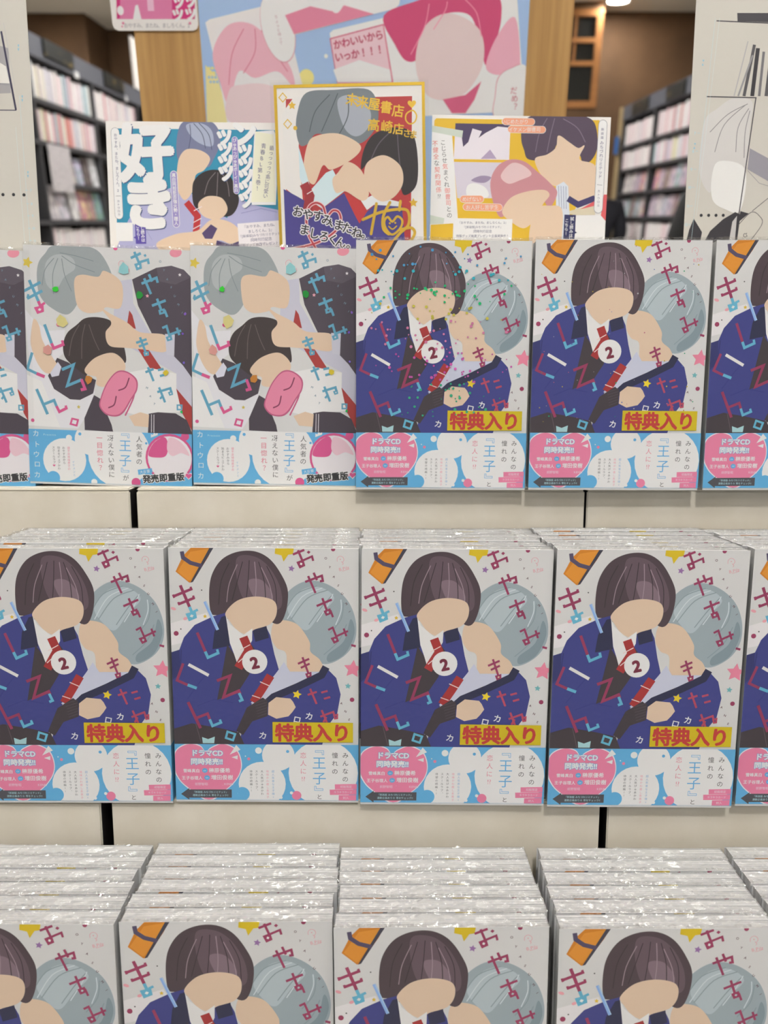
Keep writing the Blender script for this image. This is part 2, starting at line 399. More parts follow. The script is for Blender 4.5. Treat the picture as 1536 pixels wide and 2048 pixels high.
ART = {
 'front_two': (128.0, 182.0, [
  ('p','d9d6d8',[(-0.19,52.51),(24.77,44.78),(32.83,60.26),(-0.32,68.07)]),
  ('p','c47a22',[(16.34,-1.04),(30.69,-1),(26.68,6.56),(15.76,23.46),(13.65,24.03),(4.56,16.39),(9.86,5.57)]),
  ('p','d08a30',[(14.92,2.74),(28.13,0.41),(14.59,22.22),(13.21,22.7),(5.84,16.2)]),
  ('p','3a3a48',[(28.33,-1),(31.05,-0.99),(16.12,23.46),(14.29,24.03)]),
  ('s','4d4660',2.73,[(9.19,2.54),(9.84,6.71),(14.79,10.32),(22.5,12.43)],0,0),
  ('b','93a1a8',[(70.95,53.47),(73.73,40.95),(79.67,30.42),(89.66,23.28),(100.53,22.35),(112.32,27.6),(121.45,37.14),(126.11,50.57),(125.33,64.08),(118.11,74.76),(105.32,80.63),(93.38,74.79),(84.21,60.23)]),
  ('b','a9b6bc',[(79.66,40.95),(89.66,28.52),(102.35,26.63),(111.46,34.27),(102.43,44.8),(93.35,56.36),(86.04,52.5)]),
  ('b','7b8c95',[(107.12,73.8),(118.03,64.08),(122.46,48.65),(125.27,58.28),(119.01,72.81),(108.07,79.16)]),
  ('s','84939b',0.64,[(76.92,44.79),(86.03,31.38),(99.63,25.68)],0,1),
  ('s','84939b',0.64,[(82.39,48.64),(93.31,34.25),(106.89,28.54)],0,1),
  ('s','84939b',0.64,[(94.25,52.5),(102.41,40.96),(109.63,32.36)],0,1),
  ('s','84939b',0.64,[(108.87,58.28),(116.09,48.65),(117.82,37.14)],0,1),
  ('s','84939b',0.64,[(104.38,73.8),(114.38,64.08),(119.76,52.49)],0,1),
  ('s','c3ccd0',0.64,[(79.65,48.64),(89.67,33.3),(103.26,27.11)],0,1),
  ('s','c3ccd0',0.64,[(99.72,50.57),(106.95,39.05),(110.53,31.41)],0,1),
  ('s','c3ccd0',0.64,[(112.48,52.49),(116.05,42.89),(116,35.23)],0,1),
  ('b','d0b9a2',[(69.77,52.5),(75.08,49.61),(86.04,52.5),(94.28,64.1),(95.21,71.87),(101.64,77.71),(103.51,86.01),(91.57,88.48),(80.06,86.05),(78.24,72.86),(72.28,69.46),(68.45,62.18)]),
  ('b','493d43',[(27.7,44.78),(26.79,31.32),(28.97,18.43),(35.75,8),(46.24,2.63),(58.02,2.1),(67.95,7.12),(75.61,17.56),(80.13,29.46),(78.29,44.79),(72.33,52.5),(58.65,44.79),(45.84,44.78),(37.55,49.6),(32.08,46.71)]),
  ('b','5f4f58',[(46.2,6.6),(57.99,5.68),(67.92,13.28),(75.13,27.55),(75.1,40.95),(64.14,42.86),(51.4,37.09),(46.05,22.74)]),
  ('b','7a6872',[(53.33,22.75),(62.43,21.82),(69.67,31.36),(67.82,38.06),(58.71,36.14)]),
  ('s','352c31',0.54,[(49.81,9.45),(46.05,22.74),(42.27,36.13)],0,1),
  ('s','352c31',0.54,[(54.35,8.51),(53.33,22.75),(51.38,39.01)],0,1),
  ('s','352c31',0.54,[(60.69,9.47),(64.25,22.77),(65.08,39.02)],0,1),
  ('s','352c31',0.54,[(66.11,12.32),(71.51,24.69),(72.37,39.03)],0,1),
  ('s','352c31',0.54,[(40.72,10.38),(35.12,22.73),(33.09,39)],0,1),
  ('s','94818b',0.54,[(57.97,9.47),(58.79,23.72),(57.79,37.1)],0,1),
  ('s','94818b',0.54,[(62.48,13.27),(67.87,25.63),(69.65,36.15)],0,1),
  ('s','94818b',0.54,[(46.16,11.34),(40.57,24.64),(38.6,37.09)],0,1),
  ('p','3a3f7e',[(-0.42,72.96),(5.45,70.99),(8.84,62.22),(16.36,53.47),(29.32,47.19),(37.6,44.78),(39.31,56.38),(49.37,60.25),(64.1,52.5),(67.72,60.24),(70.43,73.85),(74.07,87.54),(70.34,99.35),(54.53,109.3),(48.87,119.26),(43.17,131.29),(37.47,139.36),(-1.95,139.54)]),
  ('p','2f3366',[(-0.42,72.96),(5.45,70.99),(5.6,87.67),(-0.84,93.61)]),
  ('s','333879',0.84,[(9.91,106.46),(17.54,95.54),(24.15,87.64)],0,0),
  ('s','333879',0.84,[(16.35,111.41),(28.54,106.4),(41.53,108.84)],0,0),
  ('s','30346c',0.93,[(5.67,83.74),(6.83,70.99)],0,0),
  ('p','2b2d48',[(34.82,47.67),(38.04,46.71),(40.1,68.03),(28.09,70.48),(29.63,58.32)]),
  ('p','2b2d48',[(55.82,57.34),(65.01,52.5),(66.8,62.18),(57.6,65.1)]),
  ('b','d0b9a2',[(37.6,44.78),(45.93,36.13),(58.72,33.27),(70.56,36.15),(72.35,44.79),(67.76,52.5),(56.74,56.56),(53.05,60.25),(45.73,57.34),(40.29,50.57)]),
  ('p','e2e0de',[(37.76,46.71),(40.27,52.5),(49.37,60.25),(55.65,55.6),(55.31,64.13),(45.49,82.69),(42.81,73.88),(40.12,66.08)]),
  ('p','3f383d',[(38.27,67.06),(42.81,73.88),(45.49,82.69),(54.83,67.05),(57.57,70.94),(52.83,88.56),(45.32,100.41),(30.39,106.89),(34.34,87.62)]),
  ('s','9a2f30',5.89,[(49.36,61.7),(52.97,70.94),(45.48,83.67)],0,0),
  ('s','e0c8c4',0.64,[(46.98,70.95),(53.91,67.05)],0,0),
  ('s','e0c8c4',0.64,[(45.52,79.75),(52.02,73.87)],0,0),
  ('p','3a3f7e',[(57.3,111.27),(70.32,102.32),(86.04,96.36),(102.6,88.46),(105.79,83.07),(112.72,90.4),(115.74,102.19),(113.35,116.05),(106.92,125.02),(102.81,139.05),(44.96,139.32),(48.86,120.26)]),
  ('p','bcc0d2',[(72.23,86.07),(76.85,79.21),(80.98,86.05),(103.97,86.01),(102.61,89.44),(82.35,95.38),(57.3,111.27),(53.6,108.8),(66.66,93.45)]),
  ('s','2b2d48',5.15,[(105.79,82.58),(102.6,88.46),(86.04,96.85),(69.39,104.3),(61.94,111.26)],0,0),
  ('s','9a2f30',5.74,[(67.6,89.02),(61.55,98.88),(55.47,108.3)],0,0),
  ('s','e0c8c4',0.65,[(60.19,93.46),(66.65,96.41)],0,0),
  ('s','e0c8c4',0.65,[(54.57,103.35),(60.12,105.31)],0,0),
  ('p','3f383d',[(43.19,129.28),(50.79,112.29),(61.98,104.81),(65.21,107.28),(65.16,118.21),(54.44,122.24),(47.83,132.27)]),
  ('s','4e464d',0.46,[(56.39,108.79),(64.75,106.29)],0,0),
  ('s','4e464d',0.46,[(56.75,110.78),(64.74,108.27)],0,0),
  ('s','4e464d',0.46,[(57.11,112.76),(64.73,110.26)],0,0),
  ('s','4e464d',0.46,[(57.46,114.75),(64.72,112.24)],0,0),
  ('s','4e464d',0.47,[(57.82,116.74),(64.71,114.23)],0,0),
  ('s','4e464d',0.47,[(58.18,118.73),(64.7,116.22)],0,0),
  ('p','d0b9a2',[(65.44,117.21),(65.85,108.77),(71.24,104.49),(80.96,105.45),(82.81,107.72),(84.66,111.68),(82.34,115.16),(79.55,118.35),(71.19,120.18)]),
  ('p','3f383d',[(-1.73,128.47),(12.41,123.9),(32,127.33),(45.04,130.28),(48.7,139.3),(-1.95,139.54)]),
  ('s','5a4f55',0.56,[(15.21,124.39),(18.73,138.44)],0,0),
  ('p','9fc6cb',[(19.27,133.9),(23.47,135.39),(28.18,133.56),(27.64,138.39),(19.67,138.43)]),
  ('e','e2e0de',(56.87,79.24),8.65,8.65,0),
  ('T','70283c','2',(56.86,79.53),11.1,-12,0.05,'h',1),
  ('p','cdb322',[(72.05,-1.35),(84.68,-1.32),(83.77,3.86),(80.61,4.32),(77.44,9.04),(76.09,4.78),(71.58,3.64)]),
  ('k','8f6aa0',(82.68,13.78),2.35,0.2),
  ('k','cfb03a',(23.63,47.38),1.46,0),
  ('k','e0c02c',(85.58,102.47),3.33,0.25),
  ('k','d67f98',(124.14,84.01),6.59,0.1),
  ('k','6aaab0',(120.76,96.27),2.21,0.1),
  ('e','f:title2',(3.63,59.49),1.67,1.67,0),
  ('e','f:title2',(123.6,106.12),1.57,1.57,0),
  ('e','f:title2',(110.8,0.35),1.44,1.44,0),
  ('e','444444',(21.79,29.11),0.46,0.46,0),
  ('e','444444',(6.92,56.39),0.46,0.46,0),
  ('e','e09aa6',(2.31,42.16),1.84,1.01,20),
  ('e','e09aa6',(10.18,49.02),1.47,1.01,-20),
  ('p','f:title2',[(123.07,66.21),(126.27,66.98),(125.92,68.53),(122.81,67.66)]),
  ('T','5c3f4a','O',(105.88,6.46),2.16,0,0.02,'h',1),
  ('T','5c3f4a','Y',(108.62,12.6),2.16,15,0.02,'h',1),
  ('T','5c3f4a','A',(111.36,19.23),2.17,25,0.02,'h',1),
  ('T','5c3f4a','S',(114.3,25.22),2.17,30,0.02,'h',1),
  ('T','5c3f4a','U',(116.87,30.94),2.17,40,0.02,'h',1),
  ('T','5c3f4a','M',(119.64,37.91),2.18,50,0.02,'h',1),
  ('T','5c3f4a','I',(121.96,43.37),2.17,55,0.02,'h',1),
  ('T','5c3f4a','A',(116.34,108.61),2.22,15,0.02,'h',1),
  ('T','5c3f4a','N',(119.06,114.54),2.22,20,0.02,'h',1),
  ('T','5c3f4a','E',(121.7,120.49),2.22,20,0.02,'h',1),
  ('s','cf8f9c',0.27,[(113.55,8.64),(113.54,6.57),(115.06,5.16),(117.13,5.64),(118.05,7.52),(116.98,9.41)],0,1),
  ('e','cf8f9c',(115.61,7.23),0.36,0.36,0),
  ('s','cf8f9c',0.27,[(116.25,8.65),(117.62,10.07),(116.9,11.01)],0,0),
  ('T','cf8f9c','B.Pilz',(118.09,13.38),3.08,-14,0.01,'h',1),
  ('s','cf8f9c',0.23,[(116.76,15.45),(121.25,13.95)],0,0),
  ('s','f:title2',1.52,[(83.76,4.09),(91.46,0.93)],0,0),
  ('s','f:title2',1.52,[(87.2,1.18),(90.26,8.63)],0,0),
  ('p','f:title2',[(86.05,9.29),(90.77,7.3),(92.05,11.83),(88.16,13.7)]),
  ('p','e0dedc',[(88.9,9.59),(90.16,10.12),(89.61,11.47),(88.35,10.93)]),
  ('s','f:title2',1.4,[(90.07,8.3),(96.61,5.32),(97.39,8.38)],0,0),
  ('p','f:title2',[(93.05,2.65),(94.19,1.33),(95.59,2.33),(94.45,3.65)]),
  ('s','f:title2',1.52,[(93.91,18.85),(98.79,30.6)],0,0),
  ('s','f:title2',1.54,[(91.87,22.93),(103.15,18.53),(103.81,22.15),(101.77,22.41)],0,0),
  ('s','f:title2',1.54,[(97.6,16.52),(99.85,21.67)],0,0),
  ('s','f:title2',1.54,[(99.53,39.63),(109.81,35.05)],0,0),
  ('s','f:title2',1.54,[(103.41,34.1),(106.33,42.54)],0,0),
  ('p','f:title2',[(104.15,43.01),(108.76,41.12),(109.68,44.91),(105.84,46.53)]),
  ('p','a9b6bc',[(106.83,43.12),(107.99,43.52),(107.38,44.66),(106.22,44.26)]),
  ('s','f:title2',1.41,[(108.77,42.54),(110.59,47.35)],0,0),
  ('s','f:title2',1.41,[(107.3,56.31),(110.37,54.68),(112.86,61.21)],0,0),
  ('p','f:title2',[(108.87,62.03),(113.37,60.53),(114.68,64.28),(111.21,66.13)]),
  ('p','9fb0b6',[(111.65,62.42),(112.87,62.89),(112.42,64.07),(111.2,63.59)]),
  ('s','f:title2',1.42,[(112.66,60.87),(120.79,56.98)],0,0),
  ('s','f:title2',1.41,[(117.83,55.22),(119.67,60.66)],0,0),
  ('s','f:title2',1.43,[(89.62,75.75),(93.72,87.67)],0,0),
  ('s','f:title2',1.43,[(86.45,80.43),(94.22,76.84)],0,0),
  ('s','f:title2',1.42,[(88.4,83.33),(94.48,80.28)],0,0),
  ('p','f:title2',[(91.32,87.46),(95.66,86.07),(95.8,89.39),(92.56,90.64)]),
  ('p','d0b9a2',[(93.69,87.71),(94.63,88.11),(93.98,89.07),(93.04,88.67)]),
  ('s','a8455a',1.43,[(92.97,102.72),(99.34,100.47)],0,0),
  ('s','a8455a',1.43,[(94.72,98.26),(99.11,109.25)],0,0),
  ('s','a8455a',1.43,[(102.33,101.02),(106.74,99.76)],0,0),
  ('s','a8455a',1.43,[(104.17,105.47),(108.52,104.2)],0,0),
  ('s','a8455a',1.43,[(102.58,113.71),(106.2,122.81)],0,0),
  ('s','a8455a',1.43,[(101.62,118.47),(110.6,114.94),(111.93,119.28)],0,0),
  ('p','a8455a',[(110.42,117.18),(113.99,116.12),(113.89,120.11),(111.28,120.54)]),
  ('p','5a3f66',[(112.32,117.72),(113.04,118.33),(112.48,119.26),(111.75,118.64)]),
  ('s','a8455a',1.43,[(105.86,118.6),(103.72,122.46)],0,0),
  ('s','f:title2',2.07,[(7.42,25.88),(13.34,41.06)],0,0),
  ('s','f:title2',1.84,[(2.12,33.78),(15.5,28.16)],0,0),
  ('s','f:title2',1.5,[(14.26,26.85),(15.14,29.06)],0,0),
  ('s','f:title2',1.82,[(5.69,39.07),(16.77,34.51)],0,0),
  ('s','f:title2',1.48,[(15.88,32.95),(16.64,35.23)],0,0),
  ('s','f:title2',1.5,[(2.32,32.34),(3.14,34.62)],0,0),
  ('s','f:title2',1.48,[(5.72,37.51),(6.37,39.55)],0,0),
  ('s','5fa9c4',2.05,[(13.23,40.76),(14.88,44.98)],0,0),
  ('p','5fa9c4',[(10.39,45.58),(17.31,43.65),(18.15,48.47),(12.59,50.89)]),
  ('p','e0dedc',[(14.29,46.08),(15.92,46.69),(14.93,48.21),(13.3,47.6)]),
  ('s','5fa9c4',1.61,[(15.86,44.25),(18.87,42.69)],0,0),
  ('s','f:title2',1.95,[(17.93,58.76),(23.42,72.88)],0,0),
  ('s','5fa9c4',1.96,[(23.08,72.14),(24.86,76.42),(32.64,72.86)],0,0),
  ('s','5fa9c4',1.72,[(32.17,73.96),(31.29,70.55)],0,0),
  ('s','f:title2',1.86,[(7.74,80.73),(3.16,92.85),(10.77,96.35)],0,0),
  ('s','5fa9c4',2.09,[(10.36,96.11),(16.54,98.44)],0,0),
  ('s','f:title2',2.09,[(30.6,92.98),(39.84,89.26),(34.8,104.95),(45.52,100.16),(46.43,102.44)],0,0),
  ('s','5fa9c4',1.86,[(45.68,101.7),(47.78,106.64),(45.45,107.64)],0,0),
  ('s','f:title2',2.11,[(10.32,108.49),(18.41,127.43)],0,0),
  ('s','f:title2',1.87,[(15.96,119.93),(23.59,116.79),(25.27,121.77)],0,0),
  ('s','5fa9c4',1.87,[(24.93,120.9),(26.79,125.7),(33.42,122.86)],0,0),
  ('s','5fa9c4',1.62,[(32.95,123.61),(31.93,121)],0,0),
  ('s','5fa9c4',1.51,[(37.08,129.85),(42.31,131.59),(40.75,136.11),(35.85,134.44)],1,0),
  ('s','86a9d8',2.05,[(23.71,37.04),(32.04,56.82)],0,0),
  ('s','a9c4e6',0.46,[(24.39,37.16),(32.62,56.45)],0,0),
  ('s','d8d6d4',2.2,[(11.37,81.46),(25.03,89.17)],0,0),
  ('T','e2e0de','カ',(61.64,132.41),5.8,12,0.02,'h',1),
  ('T','e2e0de','ロ',(85.58,120.62),5.77,12,0.02,'h',1),
  ('T','e2e0de','カ',(93.92,118.1),5.77,12,0.02,'h',1),
 ]),
 'band_two': (128.0, 182.0, [
  ('e','e2e2e0',(72.17,147.03),11.39,11.39,0),
  ('e','e2e2e0',(60.61,168.39),16.54,16.54,0),
  ('e','e2e2e0',(103.49,160),24.27,24.27,0),
  ('e','e2e2e0',(58.41,143.57),2.35,2.35,0),
  ('e','5ba3cf',(46.56,175.89),5.13,5.13,0),
  ('e','5ba3cf',(76.8,165.74),0.05,0.05,0),
  ('e','e2e2e0',(73.72,178.42),1.13,1.13,0),
  ('b','e8d3dc',[(21.52,144.15),(18.06,140.13),(11.05,138.35),(3.73,140.81),(-0.47,146.14),(-0.87,156.79),(1.17,163.66),(7.18,171.03),(22.73,181.18),(36.46,172.12),(43.37,164.42),(46.26,157.79),(46.46,151.2),(44.5,144.64),(40.56,140.73),(33.09,138.25),(25.55,141.21)]),
  ('b','d67a9b',[(21.51,144.86),(17.82,140.84),(11.04,139.06),(4.18,141.41),(0.18,146.39),(-0.21,156.53),(1.74,163.14),(7.57,170.36),(22.74,180.3),(36.23,171.51),(42.91,163.91),(45.65,157.54),(45.85,151.31),(43.89,145.15),(40.18,141.44),(33.08,138.95),(25.78,141.81)]),
  ('p','e2e2e0',[(42.91,139.51),(45.92,143.02),(38.29,146.7)]),
  ('p','e2e2e0',[(43.87,147.17),(43.65,150.21),(39.44,148.61)]),
  ('T','5f9cc8','ドラマCD',(22.44,145.51),5.08,0,0.09,'h',0.98),
  ('T','5f9cc8','同時発売!!',(22.12,151.84),4.98,0,0.09,'h',1),
  ('T','e6e6ea','ドラマCD',(22.44,145.51),5.08,0,0.04,'h',0.98),
  ('T','e6e6ea','同時発売!!',(22.12,151.84),4.98,0,0.04,'h',1),
  ('T','f0dde4','雪峰真白',(11.27,158.76),2.91,0,0.02,'h',1),
  ('e','5ba3cf',(20.6,158.55),1.9,1.71,0),
  ('T','cfe0ee','CV',(20.6,158.65),1.41,0,0.02,'h',1),
  ('T','f0dde4','榊原優希',(30.87,158.39),3.76,0,0.02,'h',1),
  ('T','f0dde4','王子谷理人',(11.55,164.1),2.94,0,0.02,'h',1),
  ('e','5ba3cf',(22.03,163.89),1.9,1.71,0),
  ('T','cfe0ee','CV',(22.03,163.99),1.43,0,0.02,'h',1),
  ('T','f0dde4','増田俊樹',(32.55,163.57),3.85,0,0.02,'h',1),
  ('T','ecc8d4','前野智昭',(17.86,168.66),2.26,0,0.01,'h',1),
  ('T','ecc8d4','KENN',(37.06,168.54),2.28,0,0.01,'h',1),
  ('p','4a4a50',[(3.44,176.18),(9.3,171.68),(9.28,172.81),(39.1,172.61),(39.03,178.76),(9.17,178.96),(9.14,180.5)]),
  ('T','a8cfe4','『新装版 みちづれリミテッド』',(24.15,174.65),1.79,0,0.01,'h',0.97),
  ('T','a8cfe4','連動企画あり☆ 帯をチェック!!',(24.11,177.01),1.8,0,0.01,'h',1),
  ('T','86a8c8','超人気者な王子様×',(68.31,158.94),1.97,0,0.01,'v',(68.33,178.09)),
  ('T','d697a8','地味かわ癒し系男子',(64.42,158.96),1.97,0,0.01,'v',(64.42,178.12)),
  ('T','55555a','大人気ぴゅあかわ',(60.57,158.98),1.97,0,0.01,'v',(60.57,175.74)),
  ('T','55555a','スクールラブ、',(56.72,159),1.97,0,0.01,'v',(56.72,173.37)),
  ('T','55555a','待望の続編!!',(52.92,159.02),1.97,0,0.01,'v',(52.9,173.39)),
  ('e','d67a9b',(51.49,149.76),1.07,1.07,0),
  ('e','e2e2e0',(49.21,147.75),0.42,0.42,0),
  ('e','5ba3cf',(78.71,144.12),1.08,1.08,0),
  ('e','d67a9b',(84.68,176.81),3.34,3.34,0),
  ('e','e2e2e0',(81.11,174.89),1.13,1.13,0),
  ('T','454548','みんなの',(119.03,146.68),4.46,0,0.01,'v',(118.93,164.37)),
  ('T','454548','憧れの',(111.72,146.72),4.46,0,0.01,'v',(111.65,158.68)),
  ('T','5ba3cf','『',(99.69,142.25),9.3,0,0,'v',(99.69,142.25)),
  ('T','5ba3cf','』',(101.53,174.04),9.4,0,0,'v',(101.53,174.04)),
  ('T','5ba3cf','王子',(100.66,152.43),10.04,0,0.01,'v',(100.7,163.82)),
  ('T','454548','と',(100.75,177.72),4.19,0,0.01,'v',(100.75,177.72)),
  ('T','cf8297','恋人に',(89.54,146.84),4.65,0,0.01,'v',(89.55,158.56)),
  ('T','cf8297','!?',(89.56,164.24),4.65,0,0,'h',1),
  ('p','d67a9b',[(111.57,168.32),(126.99,167.97),(126.94,171.78),(111.69,172.04)]),
  ('T','ecd0d8','初版限定',(119.44,170.05),2.07,0,0.01,'h',1),
  ('p','d67a9b',[(107.94,172.32),(126.84,171.94),(126.74,175.91),(108.15,176.24)]),
  ('T','ecd0d8','キラキラカード',(117.37,174.14),1.86,0,0.01,'h',1),
  ('p','d67a9b',[(114.34,176.45),(126.6,176.12),(126.55,180.2),(114.27,180.49)]),
  ('T','ecd0d8','封入',(119.27,178.36),2.07,0,0.01,'h',1),
 ]),
 'sticker': (128.0, 182.0, [
  ('T','b23a38','特典入り',(96.46,130.06),13.51,0,0.04,'h',0.97),
 ]),
 'front_one': (128.0, 182.0, [
  ('p','d3d3d8',[(-0.28,47.24),(6.63,55.59),(17.27,63.34),(30.27,62.28),(28.62,80.06),(23.65,84.37),(40.97,111.93),(52.81,107.79),(46.64,125.72),(38.66,137.62),(10.27,136.75),(2.9,101.69)]),
  ('p','dedee0',[(-0.48,97.07),(11.29,101.96),(24.85,137.2),(-1.26,136.39)]),
  ('p','bcbcca',[(70.17,24.69),(82.36,22.56),(83.13,40.46),(95.67,62.19),(109.05,64.85),(115.51,79.13),(130.86,96.74),(129.87,120.72),(115.05,105.22),(116.01,92.53),(78.18,72.72),(66.59,66.41)]),
  ('p','4a434d',[(82.49,22.78),(101.07,13.55),(112.43,11.62),(121.94,14.26),(129.61,21.63),(130.44,61.13),(130.15,98.21),(121.05,85.99),(114,79.08),(108.36,64.09),(97.15,62.61),(86.76,42.05)]),
  ('p','57505a',[(101.07,13.55),(112.43,11.62),(121.94,14.26),(127.51,19.74),(115.1,25.49),(103.26,23.63)]),
  ('p','9c3a38',[(80.04,45.85),(82.4,49.24),(84.93,59.63),(77.9,57.92)]),
  ('p','9c3a38',[(85.67,73.7),(93.97,73.97),(104.51,89.18),(96.45,90.41)]),
  ('p','9c3a38',[(115.77,103.74),(129.22,119.19),(129.32,138.85),(119.88,121.91)]),
  ('b','929a9d',[(9.85,22.65),(11.59,12.52),(16.75,5.8),(21.77,0.4),(34.64,-0.82),(51.03,0.11),(60.22,6.21),(67.19,20.96),(60.19,23.63),(49.08,21.8),(38.8,27.28),(41.49,39.08),(32.88,50.55),(19.71,45.7),(11.51,36.61)]),
  ('b','a5acae',[(16.77,13.42),(24.95,6.45),(36.79,8.3),(39.05,16.36),(30.94,22.64),(23.97,32.63),(16.87,28)]),
  ('s','7c868a',0.6,[(23.18,9.28),(16.35,17.77),(13.72,29.36)],0,1),
  ('s','7c868a',0.6,[(26.17,9.39),(22.07,20.88),(22.19,35.5)],0,1),
  ('s','7c868a',0.6,[(29.17,9.49),(31.08,21.19),(36.01,33.04)],0,1),
  ('s','7c868a',0.6,[(28.08,5.1),(39.92,6.96),(53.11,10.31)],0,1),
  ('s','7c868a',0.6,[(29.37,7.32),(39.32,13.47),(53.9,18.33)],0,1),
  ('b','d0b9a2',[(38.76,23.63),(44.68,20.56),(56.61,21.69),(61.52,17.13),(74.3,25.57),(73.51,43.82),(62.16,44.18),(58.87,47.37),(48.15,49),(40.96,44.94),(38.5,34.58)]),
  ('b','3d3535',[(28.64,73.36),(31.96,64.56),(38.96,58.5),(46.29,52.84),(57.71,51.97),(67.24,55.38),(73.84,66.68),(76.82,85.34),(65.02,81.24),(55.6,84.66),(48.87,91.91),(43.71,98.48),(35.39,89.23),(29.55,82.32)]),
  ('s','5f5654',0.6,[(41.26,58.21),(35.78,68.39),(33.04,81.69)],0,1),
  ('s','5f5654',0.6,[(45.86,57.62),(43.35,68.64),(42.77,83.5)],0,1),
  ('s','5f5654',0.6,[(48.88,57.72),(52.49,68.2),(56.32,76.49)],0,1),
  ('b','d0b9a2',[(45.14,91.04),(53.52,82.35),(66.79,78.32),(75.37,84.55),(75.5,92.02),(65.89,97.69),(61.51,104.31),(53.97,103.32),(53.73,97.31),(47.02,95.59)]),
  ('p','463f48',[(23.72,83.63),(32.56,86.9),(43.98,95.49),(53.53,99.55),(51.09,109.99),(40.67,115.32),(33.03,115.08),(20.71,107.52),(16.29,97.61)]),
  ('b','d0b9a2',[(6.55,54.85),(10.43,59.41),(12.77,70.61),(19.3,81.99),(23.92,89.61),(21.15,94.76),(14.22,95.29),(8.09,87.6),(3.92,75.53),(4.03,66.61)]),
  ('p','c9c9d6',[(18.03,95.41),(24.2,86.63),(26.89,90.45),(24.74,97.13),(19.27,98.45)]),
  ('b','d0b9a2',[(57.21,43.99),(65.1,48.66),(78.15,54.98),(88.14,61.95),(107.63,63.7),(107.82,75.91),(91.62,75.01),(78.05,74.19),(64.51,73.01),(61.56,63.29),(66.03,55.32)]),
  ('p','c0c0cc',[(107.34,62.58),(114.87,62.83),(114.38,79.09),(108.4,78.15)]),
  ('p','463f48',[(51.75,111.14),(56.86,113.94),(65.1,133.88),(66.18,139.23),(43.96,138.55),(43.85,129.42)]),
  ('p','dcdbdb',[(73.35,94.15),(96.57,88.93),(116.01,92.53),(115.96,105.24),(120.03,121.91),(102.99,123.27),(87.48,126.18),(76.23,123.56)]),
  ('p','463f48',[(94.14,124.12),(101.51,122.69),(115.21,123.12),(124,128.08),(129.21,140.36),(93.48,139.26)]),
  ('s','c9c7cc',0.53,[(96.4,124.57),(96.21,138.58)],0,0),
  ('s','c9c7cc',0.53,[(98.31,124.63),(98.12,138.64)],0,0),
  ('p','d0b9a2',[(78.65,126.66),(87.73,123.17),(94.47,124.89),(93.84,134.71),(83.02,134)]),
  ('s','b4587a',1.22,[(76.04,125.82),(82.05,113.18),(83.3,107.21)],0,1),
  ('b','b4587a',[(56.56,113.89),(61.57,101.86),(69.36,92.68),(77.32,92.04),(85.07,97.67),(85.46,105.92),(80.51,114.34),(75.17,123.38),(69.35,127.13),(61.17,126.12),(56,120.36)]),
  ('b','d2809c',[(57.48,113.91),(62.29,102.34),(69.58,93.73),(77.09,93.07),(83.96,98.23),(84.41,105.74),(79.64,113.71),(74.35,122.29),(68.99,125.98),(61.56,125.07),(56.95,119.93)]),
  ('s','7c3550',0.99,[(71.14,106.82),(76.3,104.36),(79.17,97.33)],0,1),
  ('s','7c3550',0.99,[(63.1,120.51),(67.37,118),(68.98,111.64)],0,1),
  ('k','cdb84a',(2.89,12.95),4.35,0.3),
  ('e','d68a9c',(115.79,1.99),4.62,3.28,-10),
  ('k','d9d6dc',(118.88,18.14),1.34,0),
  ('k','d99aa8',(93.98,34.61),1.5,0),
  ('k','bfae54',(39.56,120.8),1.53,0),
  ('e','c65386',(25.32,58.42),1.52,1.52,0),
  ('e','c65386',(3.37,132.34),1.39,1.39,0),
  ('e','c65386',(70.1,0.2),1.65,1.65,0),
  ('T','6c8494','O',(104.07,8.8),2.24,0,0.02,'h',1),
  ('T','6c8494','Y',(106.93,15.05),2.25,10,0.02,'h',1),
  ('T','6c8494','A',(109.41,21.66),2.24,15,0.02,'h',1),
  ('T','6c8494','S',(112.33,27.43),2.24,20,0.02,'h',1),
  ('T','6c8494','U',(114.98,33.86),2.25,25,0.02,'h',1),
  ('T','6c8494','M',(117.73,40.16),2.24,30,0.02,'h',1),
  ('T','6c8494','I',(120.65,46.11),2.25,30,0.02,'h',1),
  ('T','6c8494','M',(93.07,104.14),2.28,20,0.02,'h',1),
  ('T','6c8494','A',(95.77,110.46),2.28,20,0.02,'h',1),
  ('T','6c8494','T',(98.81,116.35),2.28,20,0.02,'h',1),
  ('s','cf8f9c',0.3,[(72.32,12.78),(72.5,10.61),(74.49,9.23),(76.3,10.02),(76.36,11.97),(74.9,13.23)],0,1),
  ('T','cf8f9c','B.Pilz',(76.89,16.34),3.58,-14,0.01,'h',1),
  ('s','cf8f9c',0.23,[(74.41,19.02),(79.42,17.37)],0,0),
  ('s','5b99b4',1.94,[(81.63,7.09),(89.35,3.31)],0,0),
  ('s','5b99b4',1.93,[(84.42,2.42),(87.99,10.64)],0,0),
  ('p','5b99b4',[(84.19,11.37),(89.43,9.53),(90.07,14.47),(85.9,16.07)]),
  ('p','e0dedc',[(87.15,11.85),(88.39,12.5),(87.65,13.87),(86.41,13.22)]),
  ('s','5b99b4',1.79,[(87.89,10.05),(94.66,7.83),(95.29,11.03)],0,0),
  ('p','5b99b4',[(91.33,4.68),(92.76,3.57),(93.69,5.05),(92.41,6.02)]),
  ('s','5b99b4',1.94,[(91.66,21.64),(96.8,33.17)],0,0),
  ('s','5b99b4',1.94,[(89.61,25.64),(101.08,20.94),(101.99,24.61)],0,0),
  ('s','5b99b4',1.94,[(95.29,18.49),(97.7,23.88)],0,0),
  ('s','5b99b4',1.95,[(97.46,41.82),(108.02,37.49)],0,0),
  ('s','5b99b4',1.95,[(101.35,36.39),(104.72,45.14)],0,0),
